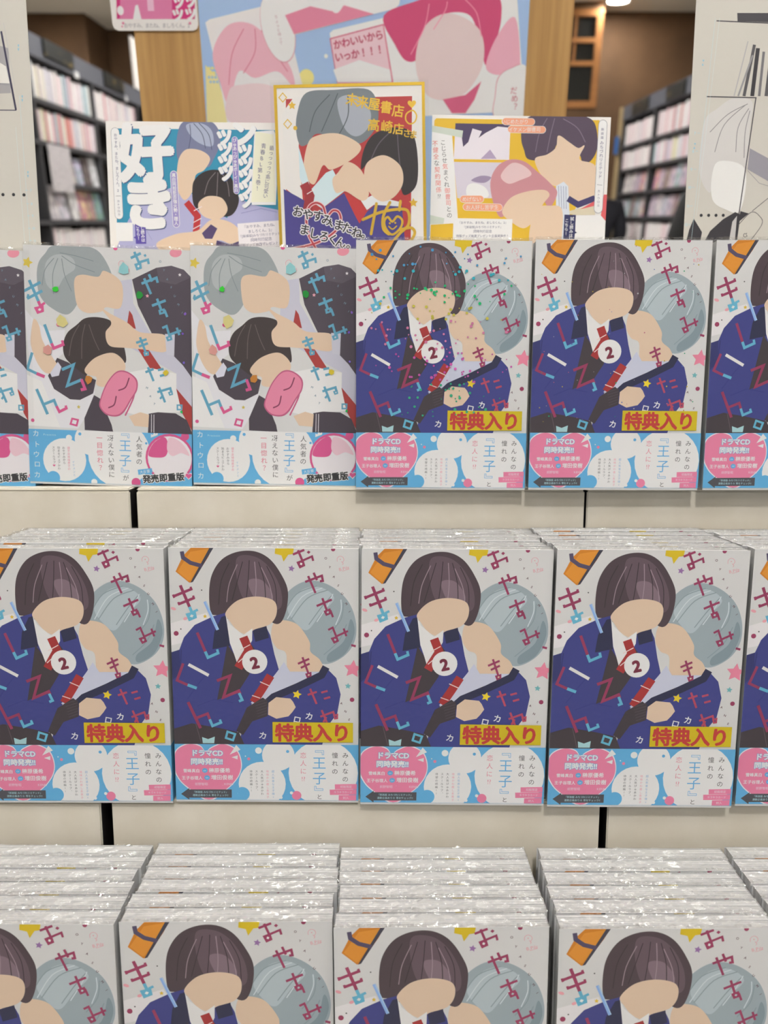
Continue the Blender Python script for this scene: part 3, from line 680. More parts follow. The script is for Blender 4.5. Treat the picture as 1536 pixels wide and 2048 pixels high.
  ('p','5b99b4',[(102.33,44.91),(107.11,43.32),(107.57,47.14),(103.17,48.46)]),
  ('p','57505a',[(104.91,45.18),(106.01,45.65),(105.18,46.73),(104.08,46.26)]),
  ('s','5b99b4',1.8,[(107.02,44.48),(109.16,49.84)],0,0),
  ('s','5b99b4',1.8,[(105.27,58.24),(108.55,56.72),(110.78,64.02)],0,0),
  ('p','5b99b4',[(107.84,64.96),(112.34,63.33),(113.12,66.9),(109.17,68.25)]),
  ('p','c0c0cc',[(110.39,65.14),(111.5,65.55),(110.84,66.58),(109.73,66.17)]),
  ('s','5b99b4',1.81,[(110.69,63.13),(119.71,59.6)],0,0),
  ('s','5b99b4',1.8,[(116.4,57.57),(118.39,63.09)],0,0),
  ('s','5b99b4',1.8,[(88.06,65.78),(92.35,77.18)],0,0),
  ('s','5b99b4',1.81,[(85.05,70.12),(93.16,67.13)],0,0),
  ('s','5b99b4',1.81,[(87.1,72.86),(94.13,70.13)],0,0),
  ('p','5b99b4',[(90.4,76.97),(94.86,76.08),(94.9,79.35),(91.21,80.12)]),
  ('p','d0b9a2',[(92.75,77.45),(93.7,77.95),(92.93,78.8),(91.99,78.3)]),
  ('s','5b99b4',1.81,[(91.97,92.28),(98.33,89.58)],0,0),
  ('s','5b99b4',1.81,[(93.96,88.32),(98.21,98.84)],0,0),
  ('s','5b99b4',1.81,[(101.62,90.28),(106.1,89.23)],0,0),
  ('s','5b99b4',1.81,[(103.16,94.81),(107.75,93.31)],0,0),
  ('s','5b99b4',1.82,[(102.48,103.47),(107.08,114.88)],0,0),
  ('s','5b99b4',1.82,[(101.05,107.17),(111.19,103.89),(112.24,108.13)],0,0),
  ('p','5b99b4',[(109.28,106.98),(112.88,105.75),(113.41,108.76),(110.52,109.72)]),
  ('p','e0dedc',[(111.34,107.2),(112.2,107.57),(111.71,108.41),(110.84,108.03)]),
  ('s','5b99b4',1.66,[(105.6,109.42),(103.23,112.35)],0,0),
  ('s','5b99b4',1.14,[(116.61,116.68),(120.12,116.64),(120.03,119.95),(116.66,120.15)],1,0),
  ('s','5b99b4',2.25,[(3.94,25.96),(10.82,42.17)],0,0),
  ('s','5b99b4',2.1,[(-0.36,34.3),(12.56,27.27)],0,0),
  ('s','5b99b4',2.1,[(1.97,39.81),(13.76,33.61)],0,0),
  ('s','5b99b4',1.65,[(2.15,39.52),(3.05,36.47)],0,0),
  ('s','c65386',2.25,[(10.44,41.42),(12.41,46.04)],0,0),
  ('p','c65386',[(6.95,46.16),(14.4,44.2),(14.6,49.21),(9.34,51.1)]),
  ('p','e0dedc',[(11.05,46.62),(12.66,47.26),(11.6,48.71),(9.99,48.07)]),
  ('s','c65386',1.81,[(12.88,44.29),(15.48,42.47)],0,0),
  ('s','5b99b4',2.27,[(14.68,58.66),(19.97,73.37)],0,0),
  ('s','c65386',2.27,[(19.72,72.77),(21.35,76.47),(29.59,72.94)],0,0),
  ('s','c65386',1.98,[(28.73,73.95),(28.02,70.22)],0,0),
  ('s','5b99b4',2.14,[(4.6,80.25),(0.38,92.97),(7.86,96.29)],0,0),
  ('s','c65386',2.45,[(7.49,96.13),(13.69,98.43)],0,0),
  ('s','5b99b4',2.28,[(27.24,92.49),(36.39,88.37),(31.08,104.69),(42.38,99.64)],0,0),
  ('s','c65386',2.28,[(42.11,99.33),(44.89,106.64),(41.52,107.58)],0,0),
  ('s','5b99b4',2.3,[(7.1,108.07),(15.16,127.31)],0,0),
  ('s','5b99b4',2.14,[(12.83,119.51),(20.5,116.27),(22.61,121.63)],0,0),
  ('s','c65386',2.14,[(22.24,120.71),(24.44,125.02),(30.73,121.74)],0,0),
  ('s','c65386',1.84,[(30.21,122.48),(29.36,120.03)],0,0),
  ('s','c65386',1.45,[(34.28,130.03),(38.8,130.93),(37.64,135.31),(32.97,134.25)],1,0),
 ]),
 'band_one': (128.0, 182.0, [
  ('e','e2e2e0',(48.22,145.83),12.23,12.23,0),
  ('e','e2e2e0',(27.75,162.49),16.95,16.95,0),
  ('e','e2e2e0',(70.87,156.89),24.62,26.08,0),
  ('e','e2e2e0',(31.52,145.09),2.41,2.41,0),
  ('e','5ba3cf',(18.51,176.94),5.25,5.25,0),
  ('e','e2e2e0',(50.75,179.29),2.42,2.42,0),
  ('e','5ba3cf',(40.1,141.76),1.2,1.2,0),
  ('e','5ba3cf',(92.15,147.35),0.93,0.93,0),
  ('T','d6e2ec','カ',(5.57,142.44),5.36,0,0.01,'h',1),
  ('T','d6e2ec','ト',(6.16,150.92),5.36,0,0.01,'h',1),
  ('T','d6e2ec','ウ',(5.66,158.84),5.39,0,0.01,'h',1),
  ('T','d6e2ec','ロ',(6.05,166.57),5.39,0,0.01,'h',1),
  ('T','d6e2ec','カ',(5.79,174.94),5.42,0,0.01,'h',1),
  ('T','b9d6ea','Presents',(16.4,143.08),2.06,0,0.01,'h',1.3),
  ('T','454548','人気者の',(86.64,144.31),5.1,0,0.01,'v',(86.44,161.85)),
  ('T','5ba3cf','『',(74.5,139.32),9.46,0,0,'v',(74.5,139.32)),
  ('T','5ba3cf','王子',(75.57,149.73),10.09,0,0.01,'v',(75.51,161.32)),
  ('T','5ba3cf','』',(76.6,171.73),9.63,0,0,'v',(76.6,171.73)),
  ('T','454548','が',(75.79,175.16),5.02,0,0.01,'v',(75.79,175.16)),
  ('T','454548','冴えない僕に',(64.1,144.21),5.1,0,0.01,'v',(64.68,172.83)),
  ('T','c8607e','一目惚れ？',(55.38,144.34),5.13,0,0.01,'v',(55.84,167.68)),
  ('T','86a8c8','イケメンと',(34.59,164.04),2.16,0,0.01,'v',(35.2,174.18)),
  ('T','cf7f96','寝不足地味男子の',(31.01,153.12),2.25,0,0.01,'v',(31.1,169.57)),
  ('T','55555a','おやすみから',(27.13,153.11),2.25,0,0.01,'v',(27.45,164.84)),
  ('T','55555a','始まるピュアかわ',(23.25,153.1),2.24,0,0.01,'v',(23.28,169.56)),
  ('T','55555a','スクールラブ',(19.19,153.09),2.24,0,0.01,'v',(19.47,164.83)),
  ('h','c65386',(19.33,167.19),0.96),
  ('e','c65386',(110.54,158.27),19.04,19.04,0),
  ('e','e0d4d8',(110.54,158.44),17.32,17.32,0),
  ('b','c65386',[(93.76,156.53),(97.58,147.29),(106.17,141.89),(109.41,148.17),(107.52,156.57),(100.69,158.24)]),
  ('b','d9b9c4',[(110.38,142.32),(119.58,145.7),(126.17,155.79),(119.43,154.08),(112.61,156.59),(108.49,151.52)]),
  ('e','c65386',(122.7,140.88),3.19,3.19,0),
  ('e','e2e2e0',(121.4,137.88),1.18,1.18,0),
  ('e','c65386',(83.86,178.52),3.61,3.61,0),
  ('p','e2e2e0',[(95.84,142.67),(95.92,139.75),(97.33,140.59),(98.66,138.27),(99.47,139.77),(101.37,138.11),(101.13,140.61)]),
  ('p','5ba3cf',[(85.21,168.41),(96.38,166.72),(96.97,170.13),(85.77,172.43)]),
  ('T','d6e2ec','大反響',(90.82,169.61),2.74,-9,0.01,'h',1),
  ('T','e2e2e0','発',(92.37,175.43),6.67,-5,0.11,'h',1),
  ('T','e2e2e0','売',(98.73,174.84),6.67,-5,0.11,'h',1),
  ('T','e2e2e0','即',(105.42,173.99),6.67,-5,0.11,'h',1),
  ('T','e2e2e0','重',(112.1,173.4),6.63,-5,0.11,'h',1),
  ('T','e2e2e0','版',(118.76,172.72),6.63,-5,0.11,'h',1),
  ('T','333336','発',(92.37,175.43),6.67,-5,0.04,'h',1),
  ('T','333336','売',(98.73,174.84),6.67,-5,0.04,'h',1),
  ('T','333336','即',(105.42,173.99),6.67,-5,0.04,'h',1),
  ('T','333336','重',(112.1,173.4),6.63,-5,0.04,'h',1),
  ('T','333336','版',(118.76,172.72),6.63,-5,0.04,'h',1),
  ('h','e2e2e0',(125.49,171.87),3.06),
  ('h','c65386',(125.49,171.87),2.38),
 ]),
 'flyer_left': (148, 105, [
  ('p','2f84a4',[(9.43,5.8),(141.88,5.73),(144.78,70.34),(107.82,103.63),(6.22,83.17)]),
  ('p','a3a3c6',[(5.12,102.7),(15.47,80.62),(24.24,66.38),(52.14,53.12),(61.79,50.13),(74.2,60.18),(100.38,76.94),(110.35,60.12),(121.2,65.52),(146.19,70.09),(148.45,85.12),(111.3,82.45),(111.2,104.23)]),
  ('s','8f8fb8',0.45,[(29.17,83.49),(35.86,95.49)],0,0),
  ('s','8484b4',0.56,[(112.41,72.83),(129.43,68.81),(143.33,71.65)],0,0),
  ('b','6d7290',[(60.53,7.58),(64.93,0.25),(74.16,-1.12),(89.11,0.01),(95.52,8.45),(95.41,17.91),(90.29,28.93),(84.31,35.98),(71.75,28.71),(61.59,32.65),(58.67,22.51)]),
  ('b','9ba3b8',[(67.4,2.73),(79.37,0.89),(88.64,6.4),(89.99,17.85),(83.41,18.78),(73.01,13.17)]),
  ('s','50546f',0.64,[(73.97,1.32),(80.84,9.78),(83.26,20.78)],0,1),
  ('s','50546f',0.64,[(78.3,0.88),(86.24,9.84),(88.62,21.85)],0,1),
  ('s','50546f',0.65,[(70.66,2.27),(70.97,11.66),(69.06,21.62)],0,1),
  ('b','d0b9a2',[(61.49,27.58),(67.98,21.61),(79.85,22.75),(87.02,28.89),(81.97,38),(74.48,42.52),(72.48,53.88),(64.56,62.68),(58.25,52.14),(58.96,37.72)]),
  ('b','2f2a2c',[(71.5,52.31),(74.28,45.1),(81.86,39.53),(92.41,37.87),(102.6,41.84),(108.06,51.73),(110.75,62.75),(106.25,72.75),(98.21,75.84),(82.68,73.5),(72.55,67)]),
  ('s','6e6668',0.66,[(91.15,40.16),(85.14,47.29),(81.61,57.65)],0,1),
  ('s','6e6668',0.66,[(93.35,40.18),(92.79,48.42),(92,59.88)],0,1),
  ('s','6e6668',0.66,[(96.1,40.22),(101.1,48.01),(102.63,58.97)],0,1),
  ('b','d0b9a2',[(76.65,64.41),(84.27,59.26),(95.86,60.46),(100.92,68.43),(98.28,74.77),(91.3,78.42),(81.36,76.15),(76.73,70.76)]),
  ('s','a83034',5.55,[(66.09,64.28),(75.24,75.53),(73.61,89.48),(74.78,103.69)],0,0),
  ('s','e6cfd0',0.67,[(72.22,71.23),(79.2,67.61)],0,0),
  ('s','e6cfd0',0.67,[(71.47,80.83),(78.48,77.18)],0,0),
  ('s','e6cfd0',0.68,[(71.04,86.2),(78.08,82.53)],0,0),
  ('s','e6cfd0',0.68,[(70.36,94.87),(77.43,91.16)],0,0),
  ('s','e6cfd0',0.68,[(69.93,100.33),(77.02,96.6)],0,0),
  ('b','d0b9a2',[(40.12,97.71),(56.61,90.33),(74.9,87.34),(86.81,78.36),(100.25,79.08),(109.99,85.66),(111.13,95.45),(104.7,98.64),(92.43,95.18),(86.15,103.86),(56.52,104.53),(43.47,104.34)]),
  ('p','4b3d63',[(78.68,89.55),(86.55,82.11),(91.95,85.41),(87.41,94.02),(81.19,93.93)]),
  ('p','4b3d63',[(91.29,95.17),(102.42,98.61),(110.85,95.45),(110.92,104.22),(89.57,103.91)]),
  ('T','3a4a78','好',(33.28,24.95),47.52,-3,0.05,'h',1),
  ('T','3a4a78','き',(34.84,65.41),45.52,-2,0.06,'h',1),
  ('T','e2dcda','好',(32.59,24.23),47.97,-3,0.05,'h',1),
  ('T','e2dcda','き',(34.14,64.67),45.51,-2,0.06,'h',1),
  ('T','2b4f86','ッ',(99.61,10.33),16.2,-6,0.06,'h',1),
  ('T','e2e0de','ッ',(99.2,9.93),16.2,-6,0.06,'h',1),
  ('T','2b4f86','ッ',(100.05,20.17),16.2,-6,0.06,'h',1),
  ('T','e2e0de','ッ',(99.64,19.76),16.2,-6,0.06,'h',1),
  ('T','2b4f86','ッ',(100.21,30.16),16.5,-6,0.06,'h',1),
  ('T','e2e0de','ッ',(99.8,29.75),16.5,-6,0.06,'h',1),
  ('T','2b4f86','ッ',(100.48,38.83),16.35,-6,0.06,'h',1),
  ('T','e2e0de','ッ',(100.06,38.42),16.5,-6,0.06,'h',1),
  ('T','2b4f86','ン',(116.03,8.92),22.68,-4,0.06,'h',1),
  ('T','e2e0de','ン',(115.51,8.47),22.68,-4,0.06,'h',1),
  ('T','2b4f86','ッ',(116.71,21.86),16.35,-6,0.06,'h',1),
  ('T','e2e0de','ッ',(116.3,21.45),16.35,-6,0.06,'h',1),
  ('T','2b4f86','ッ',(117.08,31.98),16.5,-6,0.06,'h',1),
  ('T','e2e0de','ッ',(116.66,31.57),16.5,-6,0.06,'h',1),
  ('T','2b4f86','ッ',(117.11,41.45),16.5,-6,0.06,'h',1),
  ('T','e2e0de','ッ',(116.69,41.03),16.5,-6,0.06,'h',1),
  ('T','2b4f86','ッ',(117.29,51.27),16.65,-6,0.06,'h',1),
  ('T','e2e0de','ッ',(116.87,50.85),16.5,-6,0.06,'h',1),
  ('T','2b4f86','ッ',(117.46,60.42),16.65,-6,0.06,'h',1),
  ('T','e2e0de','ッ',(117.03,59.99),16.8,-6,0.06,'h',1),
  ('s','555566',7.17,[(7.74,8.75),(8.46,75.29)],0,1),
  ('s','dedcda',6.74,[(7.74,8.75),(8.46,75.29)],0,1),
  ('T','4a4470','おやすみ、またね、ましろくん。2',(8,11.07),2.92,0,0.01,'v',(8.45,55.43)),
  ('s','555566',0.28,[(6.39,59.95),(10.55,59.79)],0,0),
  ('T','4a4470','カトウロカ',(8.29,64.07),2.33,0,0,'v',(8.5,74.92)),
  ('s','e2e0de',5.18,[(108.16,13.81),(108.88,54.86)],0,1),
  ('s','8478b4',4.43,[(108.16,13.81),(108.88,54.86)],0,1),
  ('T','e2e0de','ぴゅあっぴゅあボーイ・真白',(107.91,14.3),3.49,0,0.02,'v',(108.7,54.08)),
  ('s','e2e0de',6.16,[(56.05,42.05),(57.03,82.16)],0,1),
  ('s','8f86ba',5.28,[(56.05,42.05),(57.03,82.16)],0,1),
  ('T','e2e0de','真白同担拒否強火勢・理人',(55.95,42.57),3.63,0,0.02,'v',(56.98,81.46)),
  ('p','dfe2da',[(124.77,7.28),(141.06,5.97),(142.52,9.95),(143.09,49.57),(142.16,65.8),(121.73,66.06),(120.89,60.78)]),
  ('p','dad8c4',[(125.59,7.04),(140.91,9.44),(141.96,63.68),(121.3,63.68)]),
  ('T','4a4470','最っっっっっ高に可愛い',(139.1,20.15),4.14,0,0.01,'v',(133.37,58.57)),
  ('T','4a4470','青春BL第2巻！',(132.35,18.57),4.47,0,0.01,'v',(126.6,52.48)),
  ('p','dedcda',[(5.29,81.55),(19.85,81.48),(19.65,96.62),(5.51,96.8)]),
  ('p','54489a',[(21.73,79.63),(30.7,79.49),(30.91,98.7),(21.96,98.84),(21.93,94.75),(20.13,93.64),(21.82,92.57)]),
  ('T','e2e0de','試し読みは',(27.85,82.67),3.47,0,0.02,'v',(28.39,95.66)),
  ('T','e2e0de','こちら！',(23.93,84.23),3.39,0,0.02,'v',(24.41,94.24)),
  ('p','d9d4d8',[(109.11,81.34),(147.47,78),(147.71,105.31),(110.6,104.77)]),
  ('T','4a4470','『おやすみ、またね。',(128.2,82.79),2.94,-5,0.01,'h',1),
  ('T','4a4470','ましろくん。2』',(129.15,86.74),2.94,-5,0.01,'h',1),
  ('T','4a4470','『[新装版]みちづれリミテッド』',(129.26,90.26),2.62,-5,0.01,'h',1),
  ('T','4a4470','同時刊行記念',(129.37,93.97),3.08,-5,0.01,'h',1),
  ('T','4a4470','特製グッズ抽選プレゼント企画',(130.05,97.8),2.85,-5,0.01,'h',1),
 ]),
 'flyer_right': (148, 105, [
  ('p','d0aa30',[(3.33,2.76),(73.06,3.02),(138.59,2.35),(137.09,38.56),(112.31,95.05),(84.97,105.27),(0.48,103.58),(1.84,4.56)]),
  ('p','d6d0da',[(19.34,6.5),(65.04,6.59),(64.9,34.6),(18.68,34.57)]),
  ('p','453a58',[(19.34,6.5),(65.04,6.59),(65,9.38),(54.5,8.49),(44.08,13.89),(38.85,17.69),(41.44,12.39),(33.56,10.34),(30.44,20.97),(26.23,24.82),(24.65,16),(19.16,11.56)]),
  ('p','a493b0',[(41.1,34.2),(48.72,26.66),(54.4,33.93)]),
  ('p','c6c0cc',[(18.67,36.81),(61.38,36.78),(59.81,65.16),(22.43,65.61)]),
  ('b','dcd8de',[(30.52,55.91),(36.97,53.48),(46.16,57.21),(47.87,64.43),(31.63,64.39)]),
  ('b','8d7f9c',[(33.74,51.39),(41.76,47.48),(50.35,48.65),(44.5,53.11)]),
  ('b','4c3f50',[(74.37,18.75),(74.84,8.09),(81.39,0.04),(100.11,-2.05),(122.11,-1.25),(134.55,4.69),(137.88,22.71),(133.8,33.52),(126.49,36.38),(122.27,28.37),(106.4,19.75),(99.57,32.94),(92.18,34.81),(80.4,33.62),(76.99,26.63)]),
  ('s','6f6072',0.73,[(95.05,1.68),(89.21,13.15),(86.59,27.78)],0,1),
  ('s','6f6072',0.74,[(101.33,1.78),(98.7,13.3),(96.16,27.93)],0,1),
  ('s','6f6072',0.74,[(108.67,1.89),(120.6,8.8),(127.59,19.6)],0,1),
  ('b','d0b9a2',[(86.27,33.71),(96.24,29.91),(103.43,24.11),(105.1,14.85),(114.91,20.38),(122.04,24.42),(127.24,22.54),(123.63,33.35),(137.39,39.07),(139.17,65.57),(117.34,65.17),(112.32,52.26),(103.8,54.92),(92.66,46.85)]),
  ('p','c9cfdf',[(104.87,54.68),(111.18,51.23),(115.16,54.86),(117.44,77.14),(112.74,103.66),(107.17,103.55)]),
  ('s','5a6088',0.32,[(107.03,54.72),(108.45,72.79)],0,0),
  ('s','5a6088',0.32,[(109.09,54.75),(110.42,72.83)],0,0),
  ('s','5a6088',0.32,[(111.15,54.79),(112.39,72.86)],0,0),
  ('s','5a6088',0.32,[(113.21,54.83),(114.36,72.9)],0,0),
  ('b','b98289',[(49.79,53.19),(54.95,40.17),(65.5,34.36),(77.26,35.55),(87.11,42.22),(100.47,53.07),(106.22,60.33),(100.22,72.12),(92.27,64.2),(75.93,62.87),(61.11,80.27),(53.86,71.78)]),
  ('b','cfb4b6',[(58.29,47.26),(66.64,37.37),(76.29,38.53),(84.02,45.69),(74.5,50.58),(64.88,53.46)]),
  ('b','d0b9a2',[(60.48,76.07),(67.31,64.77),(81.24,59.37),(95.28,58.09),(99.79,62.27),(94.65,69.42),(89.08,80.8),(79.46,89.08),(67.76,83.56)]),
  ('b','d0b9a2',[(84.87,86),(91.5,72.48),(100.15,70.56),(110.07,72.3),(111.93,87.58),(108.33,104.66),(86.61,104.22)]),
  ('p','c8bfa8',[(117.3,74.52),(137.77,69.17),(138.88,77.54),(123.51,77.78),(117.44,77.14)]),
  ('s','3a3660',4.91,[(115.4,64.62),(124.12,69.44),(137.97,64)],0,0),
  ('p','c95a5e',[(125.98,73.12),(137.86,66.32),(137.95,70.21)]),
  ('p','c95a5e',[(145.29,61.04),(148.66,61),(148.54,81.93),(143.46,81.84)]),
  ('p','dedcda',[(122.7,78.03),(143.55,77.63),(147.71,81.92),(148.56,105.46),(110.56,104.7),(113.42,95.07)]),
  ('p','2f3158',[(113.07,77.58),(122.69,77.76),(122.72,90.98),(124.44,91.97),(122.6,92.84),(122.4,97.12),(112.97,97.2)]),
  ('T','e2e0de','試し読みは',(119.73,80.86),3.3,0,0.02,'v',(119.2,94.38)),
  ('T','e2e0de','こちら！',(115.3,82.36),3.19,0,0.02,'v',(115.08,92.96)),
  ('s','555566',7.42,[(141.46,5.75),(141.28,72.46)],0,1),
  ('s','dedcda',6.89,[(141.46,5.75),(141.28,72.46)],0,1),
  ('T','4a4470','新装版',(141.47,9.61),2.54,0,0.01,'v',(141.45,15.92)),
  ('T','4a4470','みちづれリミテッド',(141.42,20.07),3.29,0,0.01,'v',(141.41,46.69)),
  ('s','555566',0.27,[(139.15,53.25),(143.35,53.58)],0,0),
  ('T','4a4470','カトウロカ',(140.96,58.29),2.4,0,0,'v',(141.1,69.86)),
  ('p','dedcd8',[(-0.75,13.17),(16.88,15.88),(23.74,85.63),(-1.19,87.52)]),
  ('p','bcc4ba',[(-0.51,8.45),(25.81,12.14),(25.18,17.71),(-1.01,13.17)]),
  ('p','bcc4ba',[(-1.86,79.09),(12.01,81.98),(11.42,86.45),(-2,86.98)]),
  ('T','44444c','こ',(9.37,21.6),4.62,0,0.01,'v',(9.37,21.6)),
  ('T','44444c','じ',(9.93,26.27),4.62,0,0.01,'v',(9.93,26.27)),
  ('T','44444c','ら',(10.49,30.96),4.66,0,0.01,'v',(10.49,30.96)),
  ('T','44444c','せ',(11.05,35.68),4.66,0,0.01,'v',(11.05,35.68)),
  ('T','c9605e','気',(11.62,40.43),4.71,0,0.01,'v',(11.62,40.43)),
  ('T','44444c','ま',(12.19,45.21),4.71,0,0.01,'v',(12.19,45.21)),
  ('T','44444c','ぐ',(12.76,50.01),4.75,0,0.01,'v',(12.76,50.01)),
  ('T','44444c','れ',(13.34,54.84),4.75,0,0.01,'v',(13.34,54.84)),
  ('T','c9605e','御',(13.92,59.7),4.75,0,0.01,'v',(13.92,59.7)),
  ('T','c9605e','曹',(14.51,64.59),4.75,0,0.01,'v',(14.51,64.59)),
  ('T','c9605e','司',(15.1,69.51),4.75,0,0.01,'v',(15.1,69.51)),
  ('T','44444c','と',(15.69,74.46),4.75,0,0.01,'v',(15.69,74.46)),
  ('T','44444c','の',(16.28,79.43),4.8,0,0.01,'v',(16.28,79.43)),
  ('T','c9605e','不',(2.78,22.47),4.73,0,0.01,'v',(2.78,22.47)),
  ('T','c9605e','健',(3.33,27.6),4.77,0,0.01,'v',(3.33,27.6)),
  ('T','c9605e','全',(3.88,32.76),4.77,0,0.01,'v',(3.88,32.76)),
  ('T','44444c','な',(4.44,37.95),4.82,0,0.01,'v',(4.44,37.95)),
  ('T','c9605e','契',(5,43.18),4.82,0,0.01,'v',(5,43.18)),
  ('T','c9605e','約',(5.57,48.44),4.82,0,0.01,'v',(5.57,48.44)),
  ('T','c9605e','関',(6.14,53.73),4.82,0,0.01,'v',(6.14,53.73)),
  ('T','c9605e','係',(6.71,59.06),4.86,0,0.01,'v',(6.71,59.06)),
  ('T','44444c','!?',(7.3,64.1),4.75,0,0,'h',1),
  ('s','e2e0de',5.83,[(60.7,4.41),(82.33,4.55)],0,1),
  ('s','dd9678',5.2,[(60.7,4.41),(82.33,4.55)],0,1),
  ('T','e6dedb','いじめたがり',(68.46,4.53),3.85,-1,0.01,'h',0.98),
  ('s','e2e0de',5.88,[(65.55,10.45),(91.63,10.57)],0,1),
  ('s','dd9678',5.25,[(65.55,10.45),(91.63,10.57)],0,1),
  ('T','e6dedb','イケメン御曹司',(76.76,10.53),3.89,-1,0.01,'h',0.98),
  ('s','e2e0de',6.05,[(27.57,66.22),(41.93,66.07)],0,1),
  ('s','dd9678',5.4,[(27.57,66.22),(41.93,66.07)],0,1),
  ('T','e6dedb','めげない',(34.61,66.25),4.03,-1,0.01,'h',0.98),
  ('s','e2e0de',6.11,[(30.29,72.49),(57.78,72.69)],0,1),
  ('s','dd9678',5.45,[(30.29,72.49),(57.78,72.69)],0,1),
  ('T','e6dedb','お人好し苦学生',(43.62,72.63),4.03,-1,0.01,'h',0.98),
  ('p','dedcda',[(19.65,81.7),(69.46,81.92),(69.48,100.11),(19.58,99.12)]),
  ('T','44446a','『おやすみ、またね。ましろくん。2』',(44.57,84.97),2.4,-1,0.01,'h',1),
  ('T','44446a','『[新装版]みちづれリミテッド』',(44.6,88.57),2.31,-1,0.01,'h',1),
  ('T','44446a','同時刊行記念',(44.64,92.03),2.64,-1,0.01,'h',1),
  ('T','44446a','特製グッズ抽選プレゼント企画実施中！',(44.68,95.76),2.48,-1,0.01,'h',1),
 ]),
 'signed_board': (121, 136, [
  ('p','a8383a',[(8.83,10),(112.15,9.81),(108.33,132.59),(4.39,131.54)]),
  ('p','d6d4d2',[(5.23,21.07),(15.91,8.01),(22.91,8.91),(17.74,47.55),(19.9,90.44),(5.32,78.75)]),
  ('p','d6d4d2',[(111.49,9.8),(117.11,9.86),(113.96,132.65),(108.33,132.59)]),
  ('b','6d757c',[(16.4,36.01),(17.62,21.2),(25.48,5.64),(47.84,3.81),(75.93,4.09),(83.43,17.75),(81.8,32.55),(69.91,44.79),(56.73,43.01),(33.73,37.01),(26.1,44.34),(19.44,45.92)]),
  ('b','9aa0ac',[(50.94,11.66),(65.9,8.52),(77.17,20.16),(75.17,33.31),(65.08,39.8),(55.36,32.29)]),
  ('s','4e555c',0.83,[(44.44,7.48),(32.54,19.7),(27.17,35.29)],0,1),
  ('s','4e555c',0.83,[(51.07,6.72),(44.07,21.47),(37.08,35.39)],0,1),
  ('s','4e555c',0.83,[(59.31,7.63),(58.88,24.09),(50.2,39.65)],0,1),
  ('b','d0b9a2',[(32.86,38.65),(50.27,37.18),(66.6,44.75),(68.08,51.36),(57.94,59.5),(43.73,65.29),(37.21,61.76),(29.37,76.52),(21.39,65.72),(25.25,45.16)]),
  ('p','bfd2da',[(17.78,46.32),(22.28,63.26),(26.78,80.61),(39.54,67.55),(45.39,65.14),(54.03,82.54),(35.48,95.54),(23.29,87.17),(17.95,70.63)]),
  ('p','443f80',[(4.31,79.56),(15.07,85.44),(22.4,89.64),(24.51,103.68),(37.16,94.74),(53.99,83.77),(66.13,94.2),(68.39,102.48),(79.38,93.51),(101.7,94.57),(104.44,132.55),(4.39,131.54)]),
  ('s','8f2f36',7.47,[(21.12,75.61),(25.82,85.55),(23.01,97.89)],0,0),
  ('s','e0cfcf',0.66,[(23.38,83.88),(29.26,80.64)],0,0),
  ('p','b2383a',[(54,83.36),(67.05,90.5),(73.05,98.4),(66.17,108.23),(61.84,99.94)]),
  ('p','d4d6da',[(67.89,90.1),(77.1,86.07),(101.76,92.09),(100.85,95.38),(78.56,93.51),(72.66,97.57)]),
  ('b','2f2b2e',[(68.54,65.37),(71.43,49.75),(80,38.3),(96.66,33.53),(110.6,37.79),(115.14,54.31),(114.11,78.2),(103.56,86.34),(98.94,73.1),(87.71,59.8),(76.13,59.68)]),
  ('s','58525a',0.83,[(92.42,37.6),(83.09,46.57),(76.13,59.68)],0,1),
  ('s','58525a',0.83,[(99.03,37.67),(99.54,50.03),(100.81,64.87)],0,1),
  ('b','d0b9a2',[(70.91,69.52),(74.48,59.66),(87.84,54.85),(100.85,63.23),(102.99,76.44),(96.1,87.09),(86.07,91.11),(77.9,86.9),(72.33,78.6)]),
  ('b','d0b9a2',[(44.76,73.37),(49.46,67.65),(57.94,59.5),(69.32,67.03),(74.66,84.4),(68.72,90.11),(55.68,82.55),(47.39,83.29)]),
  ('s','d9b9bc',2.82,[(3.98,128.23),(28.11,123.52),(44.05,115.43),(50.5,106.42),(49.45,98.98),(44.54,97.29),(39.04,101.77),(36.35,93.9),(30.64,90.96),(24.76,94.2),(22.21,102.83),(23.37,115.22),(28.07,125.17),(31.22,130.98)],0,1),
  ('s','a83a42',1.49,[(3.98,128.23),(28.11,123.52),(44.05,115.43),(50.5,106.42),(49.45,98.98),(44.54,97.29),(39.04,101.77),(36.35,93.9),(30.64,90.96),(24.76,94.2),(22.21,102.83),(23.37,115.22),(28.07,125.17),(31.22,130.98)],0,1),
  ('T','d9d6d8','お',(15.57,97.4),9.3,12,0.1,'h',1),
  ('T','d9d6d8','や',(23.78,99.96),9.24,12,0.1,'h',1),
  ('T','d9d6d8','す',(32.02,101.28),9.24,12,0.1,'h',1),
  ('T','d9d6d8','み',(39.37,104.66),9.3,12,0.1,'h',1),
  ('T','d9d6d8','、',(45.94,106.79),9.24,12,0.1,'h',1),
  ('T','d9d6d8','ま',(49.19,108.88),9.3,12,0.1,'h',1),
  ('T','d9d6d8','た',(56.16,111.43),9.24,12,0.1,'h',1),
  ('T','d9d6d8','ね',(63.92,115.22),9.3,12,0.1,'h',1),
  ('T','d9d6d8','。',(72.16,116.54),9.3,12,0.1,'h',1),
  ('T','d9d6d8','ま',(20.56,111.89),9.3,12,0.1,'h',1),
  ('T','d9d6d8','し',(28.33,115.27),9.3,12,0.1,'h',1),
  ('T','d9d6d8','ろ',(36.54,117.83),9.3,12,0.1,'h',1),
  ('T','d9d6d8','く',(43.92,120.38),9.3,12,0.1,'h',1),
  ('T','d9d6d8','ん',(50.06,122.92),9.3,12,0.1,'h',1),
